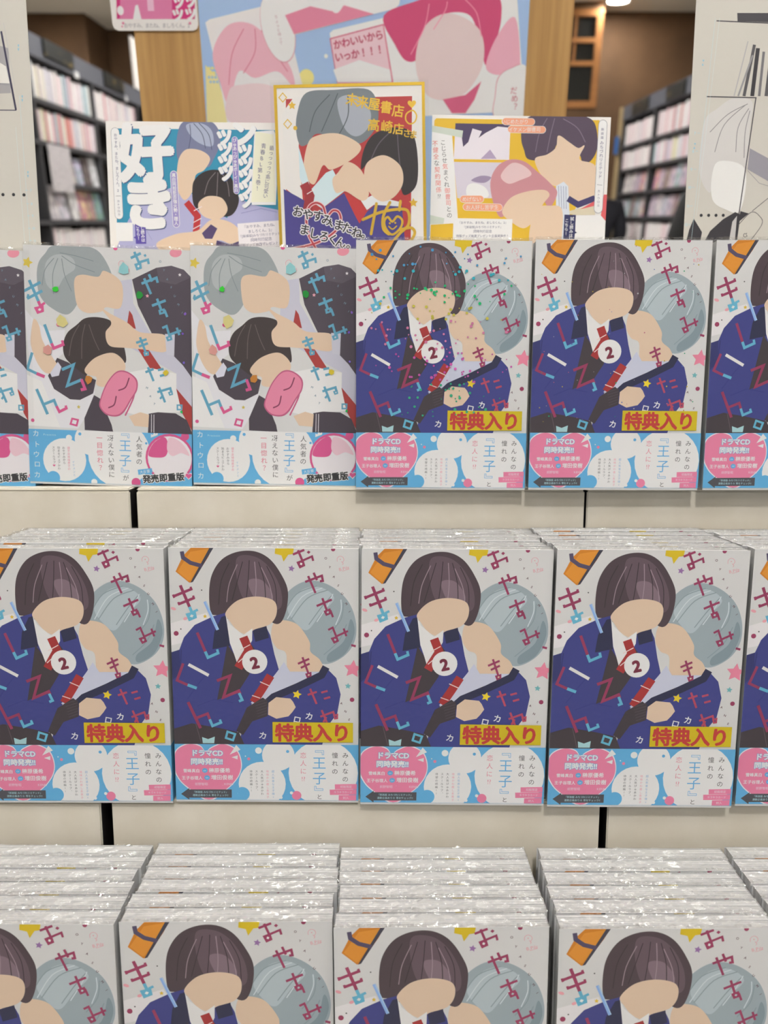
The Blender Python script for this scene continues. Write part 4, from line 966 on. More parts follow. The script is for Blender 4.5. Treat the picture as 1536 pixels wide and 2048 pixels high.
  ('T','d9d6d8','。',(59.53,124.67),9.3,12,0.1,'h',1),
  ('T','2c2a30','お',(15.57,97.4),9.3,12,0.02,'h',1),
  ('T','2c2a30','や',(23.78,99.96),9.24,12,0.02,'h',1),
  ('T','2c2a30','す',(32.02,101.28),9.24,12,0.02,'h',1),
  ('T','2c2a30','み',(39.37,104.66),9.3,12,0.02,'h',1),
  ('T','2c2a30','、',(45.94,106.79),9.24,12,0.02,'h',1),
  ('T','2c2a30','ま',(49.19,108.88),9.3,12,0.02,'h',1),
  ('T','2c2a30','た',(56.16,111.43),9.24,12,0.02,'h',1),
  ('T','2c2a30','ね',(63.92,115.22),9.3,12,0.02,'h',1),
  ('T','2c2a30','。',(72.16,116.54),9.3,12,0.02,'h',1),
  ('T','2c2a30','ま',(20.56,111.89),9.3,12,0.02,'h',1),
  ('T','2c2a30','し',(28.33,115.27),9.3,12,0.02,'h',1),
  ('T','2c2a30','ろ',(36.54,117.83),9.3,12,0.02,'h',1),
  ('T','2c2a30','く',(43.92,120.38),9.3,12,0.02,'h',1),
  ('T','2c2a30','ん',(50.06,122.92),9.3,12,0.02,'h',1),
  ('T','2c2a30','。',(59.53,124.67),9.3,12,0.02,'h',1),
  ('T','f:gold','未',(62.52,11.36),10.07,8,0.02,'h',1),
  ('T','f:gold','来',(71.14,13.51),10.13,8,0.02,'h',1),
  ('T','f:gold','屋',(80.6,15.25),10.07,8,0.02,'h',1),
  ('T','f:gold','書',(90.29,17.82),10.07,8,0.02,'h',1),
  ('T','f:gold','店',(99.88,20.8),10.13,8,0.02,'h',1),
  ('T','f:gold','高',(79.77,31.3),10.07,6,0.02,'h',1),
  ('T','f:gold','崎',(90.48,32.81),9.9,6,0.02,'h',1),
  ('T','f:gold','店',(99.93,34.8),9.13,6,0.02,'h',1),
  ('T','f:gold','さ',(106.87,38.16),6.97,6,0.02,'h',1),
  ('T','f:gold','ま',(112.05,39.28),6.97,6,0.02,'h',1),
  ('h','f:gold',(111.17,15.72),3.3),
  ('s','f:gold',1.16,[(110.63,20.91),(106.68,23.34),(106.06,27.86),(109.12,31.02),(113.3,29.58),(114.9,25.07),(113.09,21.51)],1,1),
  ('s','f:gold',0.75,[(6.48,5.28),(9.53,8.77),(6.3,12.19),(3.25,8.71)],1,0),
  ('s','f:gold',0.75,[(9.65,25.56),(12.7,29.05),(9.47,32.48),(6.42,28.99)],1,0),
  ('k','f:gold',(13.66,14.99),3.47,0),
  ('e','f:gold',(15.67,32.3),1.66,1.66,0),
  ('k','f:gold',(111.26,92.6),3.82,0),
  ('s','f:gold',2.32,[(69.15,105.12),(85.02,99.35),(102.45,97.46),(107.32,101.22),(106.67,110.29),(99.47,116.82),(91.79,125.41)],0,1),
  ('s','f:gold',2.31,[(80.65,92.7),(78.28,104.23),(75.64,116.58)],0,1),
  ('s','f:gold',2.32,[(91.83,91.99),(86.18,102.66),(85.92,112.55),(90.35,117.14)],0,1),
  ('s','f:gold',2.31,[(100.54,91.25),(99.53,98.25)],0,1),
  ('s','f:gold',1.82,[(93.51,107.27),(89.88,103.52),(86.9,106.79),(87.99,112.58),(93.24,117.58),(99.99,112.7),(101.8,106.53),(97.75,103.19)],1,1),
  ('s','f:gold',1,[(90.51,110.95),(93.6,113.29),(96.97,110.85)],0,1),
  ('e','f:gold',(91.41,108.48),0.83,0.83,0),
  ('e','f:gold',(95.96,108.28),0.83,0.83,0),
  ('s','f:gold',2.32,[(99.95,113.93),(108.68,112.37),(112.06,116.12),(109.27,121.87),(104.24,124.29)],0,1),
 ]),
 'poster': (369, 515, [
  ('p','d8cf96',[(3.39,318.04),(16.43,329.48),(26.27,374.61),(41.58,402.14),(-0.64,402.14)]),
  ('e','d8cf7e',(7.4,321.3),1.48,1.48,0),
  ('e','d8cf7e',(8.89,325.87),1.49,1.49,0),
  ('e','9fb8c8',(6.66,330.46),1.49,1.49,0),
  ('e','9fb8c8',(8.16,335.07),1.49,1.49,0),
  ('e','d8cf7e',(11.11,321.3),1.49,1.49,0),
  ('e','d8cf7e',(12.61,325.87),1.49,1.49,0),
  ('e','9fb8c8',(10.39,330.46),1.49,1.49,0),
  ('e','9fb8c8',(11.89,335.07),1.5,1.5,0),
  ('e','d8cf7e',(14.83,321.3),1.49,1.49,0),
  ('e','d8cf7e',(16.34,325.87),1.49,1.49,0),
  ('e','9fb8c8',(14.12,330.46),1.49,1.49,0),
  ('e','9fb8c8',(15.63,335.07),1.5,1.5,0),
  ('e','d8cf7e',(18.55,321.3),1.48,1.48,0),
  ('e','d8cf7e',(20.06,325.87),1.49,1.49,0),
  ('e','9fb8c8',(17.85,330.46),1.49,1.49,0),
  ('e','9fb8c8',(19.37,335.07),1.5,1.5,0),
  ('e','d8cf7e',(22.26,321.3),1.49,1.49,0),
  ('e','d8cf7e',(23.79,325.87),1.49,1.49,0),
  ('e','9fb8c8',(21.58,330.46),1.49,1.49,0),
  ('e','9fb8c8',(23.11,335.07),1.5,1.5,0),
  ('e','dccf86',(118.2,330.79),8.58,8.58,0),
  ('e','e0dedc',(141.16,309.29),2.22,2.22,0),
  ('p','dcd5d6',[(6.8,276.45),(11.62,273.31),(89.88,256.95),(95.16,260.05),(98.97,276.45),(114.72,344.34),(117.28,378.02),(24.13,378.02),(18.17,331.12)]),
  ('b','d8a8b6',[(12.63,306.7),(31.22,279.6),(58.72,278.03),(83.25,298.67),(100.7,321.3),(103.6,341.03),(85.67,324.56),(59.23,331.12),(41,324.56),(27.48,357.71),(19.55,337.72)]),
  ('b','ddc4c8',[(28.43,344.34),(45.74,337.72),(71.93,337.72),(103.19,351.01),(109.68,378.02),(29.83,378.02)]),
  ('s','c2607f',0.91,[(49.29,282.76),(34.81,306.7),(28.9,337.72)],0,1),
  ('s','c2607f',0.91,[(62.09,282.76),(60.77,305.09),(46.48,326.2)],0,1),
  ('s','c2607f',0.92,[(69.32,284.34),(82.93,305.09),(96.84,324.56)],0,1),
  ('e','c88a9a',(87.93,281.97),18.3,34.77,-14),
  ('e','e0dddb',(87.77,281.49),17.75,34.22,-14),
  ('T','b08894','ちょっと待って',(86.47,270.96),4,0,0,'v',(90.73,296.27)),
  ('p','dedada',[(74.47,240.81),(228.23,240.81),(223.86,259.27),(219.35,263.16),(105.78,288.3),(96.16,278.03)]),
  ('p','cf7f98',[(96.55,269.39),(125.05,260.83),(148.51,265.49),(163.14,260.05),(195.73,268.3),(105.8,287.83)]),
  ('b','e0dddb',[(143.34,254.63),(150.31,266.27),(157.59,265.49),(165.1,251.55),(154.4,245.4)]),
  ('p','dedada',[(145.8,286.72),(149.9,283.55),(353.22,241.8),(370.45,364.79),(162.97,374.61),(153.37,335.24)]),
  ('b','bf4a72',[(206.72,269.78),(247.01,254.63),(296.8,239.67),(332.38,250.34),(338.07,271.95),(332.32,298.41),(323.01,318.63),(314.69,293.96),(302.99,269.78),(277.59,267.6),(262.66,278.52),(247.92,309.61),(232.51,314.11),(219.54,298.41)]),
  ('b','dba3b4',[(323.01,318.63),(334.42,289.53),(353.79,271.95),(361.92,320.9),(351.83,325.45),(333.81,327.73)]),
  ('b','d3c0c0',[(242.86,316.37),(252.53,280.71),(280.13,267.6),(313.7,282.91),(320.22,314.11),(305.82,341.5),(285.32,353.09),(256.41,348.44)]),
  ('p','c25c7c',[(274.84,353.09),(300.87,348.44),(318.56,334.6),(311.52,353.09),(301.57,367.14),(285.76,367.14)]),
  ('s','d98aa2',1.01,[(257.17,258.94),(252.53,280.71),(237.59,307.36)],0,1),
  ('s','d98aa2',1.01,[(277.28,256.78),(275,265.43),(262.76,282.91)],0,1),
  ('s','d98aa2',1.01,[(297.36,254.63),(310.5,267.6),(316.54,289.53)],0,1),
  ('p','c25c7c',[(145.67,291.8),(206.65,277.71),(217.86,336.06),(153.33,336.89)]),
  ('p','d9bcc4',[(147.12,292.76),(205.73,279.29),(215.98,335.24),(153.92,335.73)]),
  ('p','dedada',[(148.98,322.93),(178.85,313.17),(214.08,322.93),(215.98,335.24),(153.92,335.73)]),
  ('T','b0405e','かわいいから',(177.98,293.08),10.09,-11,0.03,'h',0.95),
  ('T','b0405e','いっか！！！',(178.93,306.38),10.17,-9,0.03,'h',0.92),
  ('b','c88a9a',[(334.87,348.44),(337.82,330.01),(351.57,320.9),(367.09,320.9),(372.71,367.14),(336.06,371.86)]),
  ('b','e0dddb',[(335.65,348.44),(338.62,330.47),(351.87,321.58),(369.68,320.9),(374.02,367.14),(336.85,371.86)]),
  ('T','b0405e','だめ？',(356.3,343.81),8.35,0,0.01,'v',(359.11,360.1)),
 ]),
 'pink_card': (96, 68, [
  ('p','c9749c',[(10.06,10),(96.78,10),(92.67,56.82),(5.45,56.82)]),
  ('p','bb2f70',[(71.04,10),(96.78,10),(92.67,56.82),(67.43,56.82)]),
  ('p','bb2f70',[(10.06,10),(15.61,10),(8.99,55.95),(5.45,56.82)]),
  ('e','e0dcdc',(10.48,48.68),3.62,4.42,0),
  ('p','e0dcdc',[(27.54,43.86),(30.65,43.01),(33.11,56.82),(23.62,56.82)]),
  ('p','dcb0c4',[(41.34,37.01),(48.35,37.01),(48.07,49.03),(41.03,49.03)]),
  ('T','e2dcde','ッ',(74.04,51.1),16.12,0,0.05,'h',1),
  ('T','e2dcde','ッ',(88.22,50.24),16.08,0,0.05,'h',1),
  ('T','e2dcde','ッ',(76.19,39.07),16.04,0,0.05,'h',1),
  ('T','e2dcde','ッ',(89.3,38.21),16,0,0.05,'h',1),
  ('T','8a868c','おやすみ、またね、ましろくん。2',(49.63,62.91),5.26,0,0,'h',0.9),
  ('k','c65386',(12.03,60.82),1.82,0),
  ('k','c65386',(86.86,60.82),1.82,0),
  ('e','c65386',(10.64,63.96),0.81,0.81,0),
 ]),
 'sheet_left': (120, 190, [
  ('p','9a989a',[(60.6,14.17),(103.91,25.72),(103.5,58.93),(56.82,60.74)]),
  ('p','d2d0ca',[(60.53,15.06),(101.03,39.12),(103.04,51.71),(57.7,49.9)]),
  ('s','37344a',1.54,[(99.03,13.29),(106.69,71.64)],0,0),
  ('s','37344a',0.68,[(55.95,71.45),(106.97,71.82)],0,0),
  ('s','8a8890',0.58,[(57.7,49.9),(102.48,52.79)],0,0),
  ('s','b0b0b0',0.29,[(101.4,7.1),(106.98,53.51)],0,0),
  ('e','2c2c30',(91.65,136.13),1.29,1.29,0),
  ('e','2c2c30',(100.24,136.13),1.29,1.29,0),
  ('e','2c2c30',(108.72,136.32),1.28,1.28,0),
  ('s','b4cfd6',0.19,[(110.16,60.74),(111.37,188.54)],0,0),
  ('s','c2d2d4',0.2,[(105.61,84.42),(107,186.62)],0,0),
  ('s','c2d2d4',0.2,[(56.57,186.62),(107,186.62)],0,0),
  ('s','9cc4d0',0.25,[(109.95,132.76),(112.31,132.76)],0,0),
  ('T','a8c8d2','7',(114.48,132.76),2.97,4,0,'h',1),
  ('s','9cc4d0',0.25,[(110.06,143.18),(112.44,143.18)],0,0),
  ('T','a8c8d2','8',(114.61,143.18),2.97,4,0,'h',1),
  ('s','9cc4d0',0.25,[(110.17,152.52),(112.55,152.52)],0,0),
  ('T','a8c8d2','9',(114.73,152.52),2.97,4,0,'h',1),
  ('s','9cc4d0',0.25,[(110.28,162.27),(112.67,162.27)],0,0),
  ('T','a8c8d2','10',(114.85,162.27),2.99,4,0,'h',1),
  ('s','9cc4d0',0.25,[(110.39,172.08),(112.78,172.08)],0,0),
  ('T','a8c8d2','11',(114.97,172.08),2.98,4,0,'h',1),
  ('s','9cc4d0',0.25,[(110.51,182.02),(112.9,182.02)],0,0),
  ('T','a8c8d2','12',(115.1,182.02),2.99,4,0,'h',1),
  ('p','7fb4c6',[(111.26,23.05),(112.6,23.05),(111.87,25.36)]),
  ('p','7fb4c6',[(111.07,25.72),(112.42,25.72),(111.68,28.03)]),
  ('p','7fb4c6',[(111.71,60.74),(113.07,60.74),(112.33,63.1)]),
  ('p','7fb4c6',[(111.52,63.46),(112.88,63.46),(112.14,65.82)]),
  ('p','7fb4c6',[(112.4,118.1),(113.77,118.1),(113.02,120.52)]),
  ('p','7fb4c6',[(112.21,120.9),(113.59,120.9),(112.84,123.32)]),
 ]),
 'sheet_right': (130, 190, [
  ('s','3c3a40',0.83,[(16.8,5.69),(65.21,7.64)],0,0),
  ('p','3c3a40',[(32.59,-1.5),(64.53,-1.5),(65.16,6.96),(33.36,5.94)]),
  ('b','c4c2c0',[(12.06,79.4),(21.33,70.65),(33.89,62.8),(48.98,65.41),(48.5,85.55),(47.75,115.68),(36.9,122.83),(23.44,119.25),(19.66,134.5),(11.43,123.73),(9.42,105.89)]),
  ('b','dcdad6',[(21.89,139.91),(20.3,121.94),(25.71,110.33),(46.87,116.57),(45.21,148.05),(31.84,147.14)]),
  ('s','7d7b7e',0.56,[(45.37,67.15),(30.02,75.02),(16.81,88.19)],0,1),
  ('s','7d7b7e',0.56,[(46.54,70.65),(39.08,84.67),(38.43,103.22)],0,1),
  ('s','7d7b7e',0.56,[(43.56,68.03),(27.72,82.91),(21.5,103.22)],0,1),
  ('s','7d7b7e',0.56,[(47.6,72.39),(44.94,88.19),(45.32,107.66)],0,1),
  ('s','a5a3a4',0.93,[(42.64,20.57),(34.25,61.23)],0,0),
  ('s','4e4c50',2.41,[(47.89,23.13),(42.17,61.23)],0,0),
  ('s','2f2d32',3.14,[(50.84,25.69),(48.69,61.23)],0,0),
  ('s','6a686c',2.04,[(55.65,28.26),(54.28,61.23)],0,0),
  ('s','8b898c',1.48,[(47.04,30.83),(37.51,61.23)],0,0),
  ('s','4e4c50',2.78,[(61.57,33.4),(59.87,61.23)],0,0),
  ('p','8d8b94',[(49.54,100.56),(71.01,111.22),(72.33,129.11),(48.75,116.57)]),
  ('s','3c3a40',0.84,[(12.38,61.58),(52.32,62.45)],0,0),
  ('s','3c3a40',0.84,[(51.76,62.45),(44.32,148.95),(41.87,178.15)],0,0),
  ('p','333136',[(14.32,178.61),(21.49,164.42),(31.41,155.31),(41.04,149.68),(45.45,151.68),(43.43,178.61)]),
  ('p','b5b3b2',[(36.73,178.61),(39.15,157.13),(42.65,152.58),(41.99,178.61)]),
  ('p','333136',[(1.3,178.61),(4.26,163.5),(7.58,154.85),(14.87,165.33),(13.17,178.61)]),
  ('p','333136',[(43.49,158.04),(45.27,148.95),(52.05,150.77)]),
  ('s','4a484c',0.48,[(50.1,178.15),(63.16,159.86),(60.74,152.58),(53.89,149.86),(44.09,159.86)],0,1),
  ('T','4a484c','α',(50.31,167.16),5.73,-15,0.01,'h',1),
  ('s','4a484c',0.48,[(54.77,148.95),(74.49,132.7)],0,0),
  ('s','8a888c',0.38,[(48.81,117.47),(58.95,127.31),(74.42,131.8)],0,0),
  ('e','2c2c30',(13.42,152.22),1.24,1.24,0),
  ('e','2c2c30',(19.51,152.22),1.23,1.23,0),
  ('e','2c2c30',(25.5,152.22),1.24,1.24,0),
  ('e','2c2c30',(31.4,152.22),1.23,1.23,0),
  ('s','b4cfd6',0.18,[(15.75,3.57),(6.6,170.82)],0,0),
  ('s','c6d4d6',0.18,[(19.15,3.57),(9.35,152.58)],0,0),
  ('s','9cc4d0',0.23,[(6.46,89.07),(8.71,89.07)],0,0),
  ('T','a8c8d2','7',(4.77,89.07),3.18,-4,0,'h',1),
  ('s','9cc4d0',0.24,[(5.81,102.78),(8.06,102.78)],0,0),
  ('T','a8c8d2','8',(4.11,102.78),3.2,-4,0,'h',1),
  ('s','9cc4d0',0.24,[(5.15,116.57),(7.42,116.57)],0,0),
  ('T','a8c8d2','9',(3.45,116.57),3.21,-4,0,'h',1),
  ('s','9cc4d0',0.24,[(4.49,130.46),(6.77,130.46)],0,0),
  ('T','a8c8d2','10',(2.79,130.46),3.21,-4,0,'h',1),
  ('s','9cc4d0',0.24,[(3.81,144.88),(6.09,144.88)],0,0),
  ('T','a8c8d2','11',(2.1,144.88),3.23,-4,0,'h',1),
  ('s','9cc4d0',0.24,[(3.12,159.4),(5.41,159.4)],0,0),
  ('T','a8c8d2','12',(1.41,159.4),3.23,-4,0,'h',1),
  ('p','7fb4c6',[(7.39,34.26),(8.87,34.26),(8.23,35.98)]),
  ('p','7fb4c6',[(7.09,38.56),(8.57,38.56),(7.73,36.84)]),
  ('p','7fb4c6',[(4.41,96.58),(5.91,96.58),(5.26,98.35)]),
  ('p','7fb4c6',[(4.1,101.01),(5.61,101.01),(4.75,99.23)]),
 ]),
}


# ------------------------------------------------------------------ the display frame (tiers tilt back)
TILT = math.radians(12.4)
OX = Vector((0, 0.29927578, 0.63046277))
DV = Vector((0, math.cos(TILT), -math.sin(TILT)))
VV = Vector((0, math.sin(TILT), math.cos(TILT)))
def tier(x, s, h):
    """point on the tilted display: x across, s backwards, h up (metres)"""
    return OX + Vector((x, 0, 0)) + DV * s + VV * h
def tilt_rot(roll=0):
    return (Matrix.Rotation(-TILT, 3, 'X') @ Matrix.Rotation(math.radians(roll), 3, 'Y')).to_euler()

# ------------------------------------------------------------------ room
WALLM = noise_tint('brown_wallpaper', ink('4b3622'), ink('563f29'), (3, 3, 3), 0.8)
CEILM = noise_tint('cream_ceiling', (.84, .80, .70), (.88, .84, .74), (1, 1, 1), 0.9)
FLOORM = noise_tint('store_floor', (0.62, 0.58, 0.52), (0.68, 0.64, 0.58), (2, 2, 2), 0.35)

def struct(o): return tag(o, kind='structure')
struct(MB().box(-6, 6, -4.2, 10.2, -0.05, 0).build('floor', FLOORM))
struct(MB().box(-6, 6, -4.2, 10.2, CEIL, CEIL + 0.06).build('ceiling', CEILM))
struct(MB().box(-6, -3.15, 8.95, 9.1, 0, CEIL).box(-3.15, -3.0, 8.95, 9.75, 0, CEIL).box(-3.0, 1.1, 9.65, 9.8, 0, CEIL).box(1.1, 2.09, 8.52, 9.75, 0, 2.25).box(1.1, 2.09, 8.52, 9.75, 3.09, CEIL).box(2.09, 6, 8.9, 9.05, 0, CEIL).build('wall_back', WALLM))
struct(MB().box(-6.1, -6, -4.2, 10.2, 0, CEIL).build('wall_left', WALLM))
struct(MB().box(6, 6.1, -4.2, 10.2, 0, CEIL).build('wall_right', WALLM))
# transom window in the brown block
WF = noise_tint('orange_wood', ink('7a4f28'), ink('8a5c30'), (2, 2, 20), 0.5)
PANE, _, _ = nmat('dark_pane', (0.012, 0.013, 0.013), 0.08, 0, 0.8)
win = MB().box(1.1, 2.09, 8.5, 8.56, 2.25, 2.31).box(1.1, 2.09, 8.5, 8.56, 3.03, 3.09).box(2.03, 2.09, 8.5, 8.56, 2.31, 3.03).box(1.1, 1.16, 8.5, 8.56, 2.31, 3.03)
win.box(1.16, 2.03, 8.5, 8.55, 2.615, 2.655).box(1.16, 2.03, 8.5, 8.55, 2.81, 2.85)
for xx in (1.63, 1.825): win.box(xx, xx + .02, 8.505, 8.545, 2.655, 3.03)
wo = struct(win.build('window_1', WF))
for x0, x1 in ((1.16, 1.63), (1.65, 1.825), (1.845, 2.03)):
    for z0, z1 in ((2.655, 2.81), (2.85, 3.03)):
        MB().box(x0, x1, 8.535, 8.54, z0, z1).build('pane', PANE, wo)
MB().box(1.16, 2.03, 8.535, 8.54, 2.31, 2.615).build('pane', PANE, wo)

# ceiling downlights
EM = bpy.data.materials.new('lamp_glow'); EM.use_nodes = True
_t = EM.node_tree; _t.nodes.clear()
_e = _t.nodes.new('ShaderNodeEmission'); _e.inputs[0].default_value = (1.0, 0.95, 0.86, 1); _e.inputs[1].default_value = 60
_t.links.new(_e.outputs[0], _t.nodes.new('ShaderNodeOutputMaterial').inputs[0])
EM.cycles.emission_sampling = 'NONE'
RIM, _, _ = nmat('lamp_rim', (0.75, 0.73, 0.7), 0.4)
def disc(r, z, n=20): return [(r * math.cos(2 * math.pi * i / n), r * math.sin(2 * math.pi * i / n), z) for i in range(n)]
lamp0 = None
for i, (lx, ly, watts) in enumerate(LAMPS):
    if lamp0 is None:
        lamp0 = empty('ceiling_downlight')
        n = 20
        vr = disc(.115, 0) + disc(.115, -.012) + disc(.095, -.014) + disc(.095, 0)
        fr = [(k * n + j, k * n + (j + 1) % n, (k + 1) * n + (j + 1) % n, (k + 1) * n + j) for k in range(3) for j in range(n)]
        mesh_obj('rim', vr, fr, RIM, lamp0)
        mesh_obj('bulb_disc', disc(.094, -.006), [tuple(range(n - 1, -1, -1))], EM, lamp0)
        o = lamp0
    else:
        o = copy_tree(lamp0)
    o.location = (lx, ly, CEIL - 0.001)
    ld = bpy.data.lights.new('lamp_light', 'AREA'); ld.shape = 'DISK'; ld.size = .19; ld.energy = watts; ld.color = (1.0, 0.992, 0.972)
    if i == 0: lo = bpy.data.objects.new('lamp_light', ld); link(lo, o); lo.location = (0, 0, -.02)
    else: [c for c in o.children if c.type == 'LIGHT'][0].data = ld
    if (lx, ly) == (2.2, 8.45):
        tag(o, 'bright round downlight in the cream ceiling above the transom window', 'ceiling light', 'downlights in the store ceiling')
    else:
        tag(o, 'round downlight in the store ceiling overhead, outside the picture', 'ceiling light', 'downlights in the store ceiling')

# wooden pillar
OAK = noise_tint('oak_veneer', ink('967040'), ink('b8925c'), (38, 38, 1.6), 0.5, 0, 6, .4, 1.8, (.32, .6))
pil = MB().box(-0.282, 0.2125, 1.0, 1.3, 0, CEIL - .002).build('wooden_pillar', OAK, None, .002)
tag(pil, 'square oak-veneered pillar behind the display, blue poster on its face', 'pillar')

# ------------------------------------------------------------------ stand, riser boxes
STANDM, _, _ = nmat('black_stand', (0.018, 0.016, 0.016), 0.6)
BOXM = noise_tint('white_cardboard', ink('c6bfb0'), ink('cdc7ba'), (30, 30, 30), 0.75, .05, 5)
BOXE, _, _ = nmat('raw_board_edge', ink('8e8268'), 0.8)

stand = empty('display_stand', (0, 0.45, 0))
def tilt_box(name, x0, x1, s0, s1, h0, h1, mat, parent=None, bevel=.0015):
    o = MB().box(x0, x1, s0, s1, h0, h1).build(name, mat, parent, bevel)
    o.rotation_euler = tilt_rot()
    o.location = OX - (parent.location if parent else Vector())
    return o
tilt_box('slanted_board', -.62, .62, -.03, .42, -.02, -.0005, STANDM, stand)
for sx in (-.6, .56):
    MB().prism([(-.16, 0), (.26, 0), (.26, .515), (-.16, .605)], 'x', sx, sx + .04).build('side_support', STANDM, stand)
MB().box(-.56, .56, -.1, -.08, .02, .55).build('front_panel', STANDM, stand)
tag(stand, 'black slanted display stand under the stepped comics', 'stand')

def riser(x0, x1, s0, s1, h0, h1, label):
    e = empty('riser_box', tier((x0 + x1) / 2, s0, h0), tilt_rot())
    w, d, h = (x1 - x0) / 2, s1 - s0, h1 - h0
    MB().box(-w, w, 0, .0025, 0, h - .0025).build('front_panel', BOXM, e, .0008)
    MB().box(-w, w, d - .0025, d, 0, h - .0025).build('rear_panel', BOXM, e)
    for sg in (-1, 1):
        x = sg * (w - .0012)
        MB().box(x - .0012, x + .0012, .0026, d - .0026, 0, h - .0025).build('side_panel', STANDM, e)
    MB().box(-w, w, 0, d, h - .0025, h).build('top_panel', BOXM, e, .0011, 3)
    tag(e, label, 'box', 'white cardboard riser boxes')
H2, H3, H4 = .2115, .4245, .603
S2, S3, S4 = .0955, .1785, .212
for x0, x1, lb in ((-.56, -.2015, 'leftmost'), (-.1935, .1535, 'middle'), (.159, .52, 'rightmost')):
    riser(x0, x1, S2, .30, 0, H2 - .0003, 'cream cardboard riser box under the middle row of comics, %s of three' % lb)
for x0, x1, lb in ((-.56, -.1978, 'leftmost'), (-.1925, .1560, 'middle'), (.1579, .52, 'rightmost')):
    riser(x0, x1, S3, .30, H2, H3 - .0003, 'cream cardboard riser box under the top row of comics, %s of three' % lb)
riser(-.5, .44, S4, .30, H3, H4, 'cream cardboard riser box hidden behind the top row, carrying the cards')

# ------------------------------------------------------------------ comics
BW, BH, BT = .128, .182, .0130
def film_mesh(name, seed, rim=.0026, amp=1.0):
    rnd = random.Random(seed)
    bm = bmesh.new()
    x0, x1, y0, y1, z0, z1 = -BW / 2 - .0004, BW / 2 + .0004, -.0008, BT + .0001, -.0002, BH + .0004
    nx, nz, nt = 26, 30, 6
    off = Vector((seed * 7.3, seed * 3.1, 0))
    def grid(fn, a, b, mi=0):
        g = [[bm.verts.new(fn(i / a, j / b)) for i in range(a + 1)] for j in range(b + 1)]
        for j in range(b):
            for i in range(a):
                bm.faces.new((g[j][i], g[j][i + 1], g[j + 1][i + 1], g[j + 1][i])).material_index = mi
    def w(u, v, k): return mnoise(Vector((u * k, v * k, 0)) + off)
    def front(u, v):
        edge = max(0, (v - .9) / .1, (.06 - v) / .06) ** 2
        return (x0 + (x1 - x0) * u, y0 - .00010 * abs(w(u, v, 5)) - .0007 * edge * abs(w(u * 4, v * 3, 9)), z0 + (z1 - z0) * v)
    grid(front, nx, nz)
    def top(u, v):
        return (x0 + (x1 - x0) * u, y0 + (y1 - y0) * v, z1 + amp * (.0003 + .0011 * abs(w(u * 3, v, 11)) * (1 - abs(2 * v - 1) ** 3)))
    grid(top, 40, 8, 1)
    def side(sx):
        def f(u, v): return (sx + (.0004 if sx > 0 else -.0004) * abs(w(u, v * 3, 7)), y0 + (y1 - y0) * u, z0 + (z1 - z0) * v)
        return f
    grid(side(x1), 3, 14); grid(side(x0), 3, 14)
    # heat-sealed lip standing up along the top edge
    def lip(u, v): return (x0 + (x1 - x0) * u, y0 + .0008 + .0012 * w(u * 6, v, 6) * v, z1 + rim * v * (.6 + .5 * abs(w(u * 2.5, 3, 6))))
    grid(lip, 40, 2, 1)
    me = bpy.data.meshes.new(name); bm.to_mesh(me); bm.free()
    me.materials.append(FILM); me.materials.append(CRINKLE)
    me.polygons.foreach_set('use_smooth', [True] * len(me.polygons))
    return me
FILMS = [film_mesh('shrink_wrap', k + 1) for k in range(4)]
SPINE2, _, _ = nmat('spine_print', ink('b9aeb2'), 0.4)

def make_comic(vol):
    e = empty('comic_book')
    hw = BW / 2
    # wrap-round jacket: front, spine on the right, back
    m = MB().box(-hw, hw, 0, .0004, 0, BH).box(-hw, hw, BT - .0004, BT, 0, BH).box(hw - .0004, hw, .0004, BT - .0004, 0, BH)
    cov = m.build('jacket', PAPER, e)
    print_obj('cover_print', 'front_two' if vol == 2 else 'front_one', cov, (0, 0, 128, 140), 0)
    MB().box(-hw + .0008, hw - .0005, .0005, BT - .0005, .0008, BH - .0002).build('page_block', PAGES, e)
    bz = BH * (1 - .764)
    band = MB().box(-hw - .0001, hw + .0001, -.00032, -.00026, .0016, bz).box(hw, hw + .0001, -.00026, BT, .0016, bz).build('paper_band', BAND, e)
    print_obj('band_print', 'band_two' if vol == 2 else 'band_one', band, (0, 182 - bz * 1000, 128, 180.3), -.00032, 8e-6)
    if vol == 2:
        def q(x, y): return (x / 1000 - hw, BH - y / 1000)
        P = [q(68.4, 137.3), q(124.3, 137.1), q(124.3, 122.7), q(68.5, 122.4)]
        st = MB().prism(P, 'y', -.00056, -.00062).build('bonus_sticker', STICK, e)
        print_obj('sticker_lettering', 'sticker', st, (68.4, 122.4, 124.4, 137.4), -.00062)
    w = bpy.data.objects.new('shrink_wrap', FILMS[0]); link(w, e)
    return e

def film_of(o, k):
    for c in o.children:
        if c.name.startswith('shrink_wrap'): c.data = FILMS[k % 4]

def place(o, x, s, h, roll=0):
    o.location = tier(x, s, h); o.rotation_euler = tilt_rot(roll)

proto2, proto1 = make_comic(2), make_comic(1)
used = set()
def comic(vol, x, s, h, roll, label, group, k, back=False):
    p = proto2 if vol == 2 else proto1
    if vol not in used: o = p; used.add(vol)
    else: o = copy_tree(p, None, ('jacket', 'page_block', 'shrink_wrap') if back else None)
    place(o, x, s, h, roll); film_of(o, k)
    tag(o, label, 'comic book', group)
    return o

G1, G2, G3 = 'comics facing out in the top row', 'comics stacked in the middle row', 'comics stacked in the bottom row'
ORD = ['front', 'second', 'third', 'fourth', 'fifth', 'sixth']
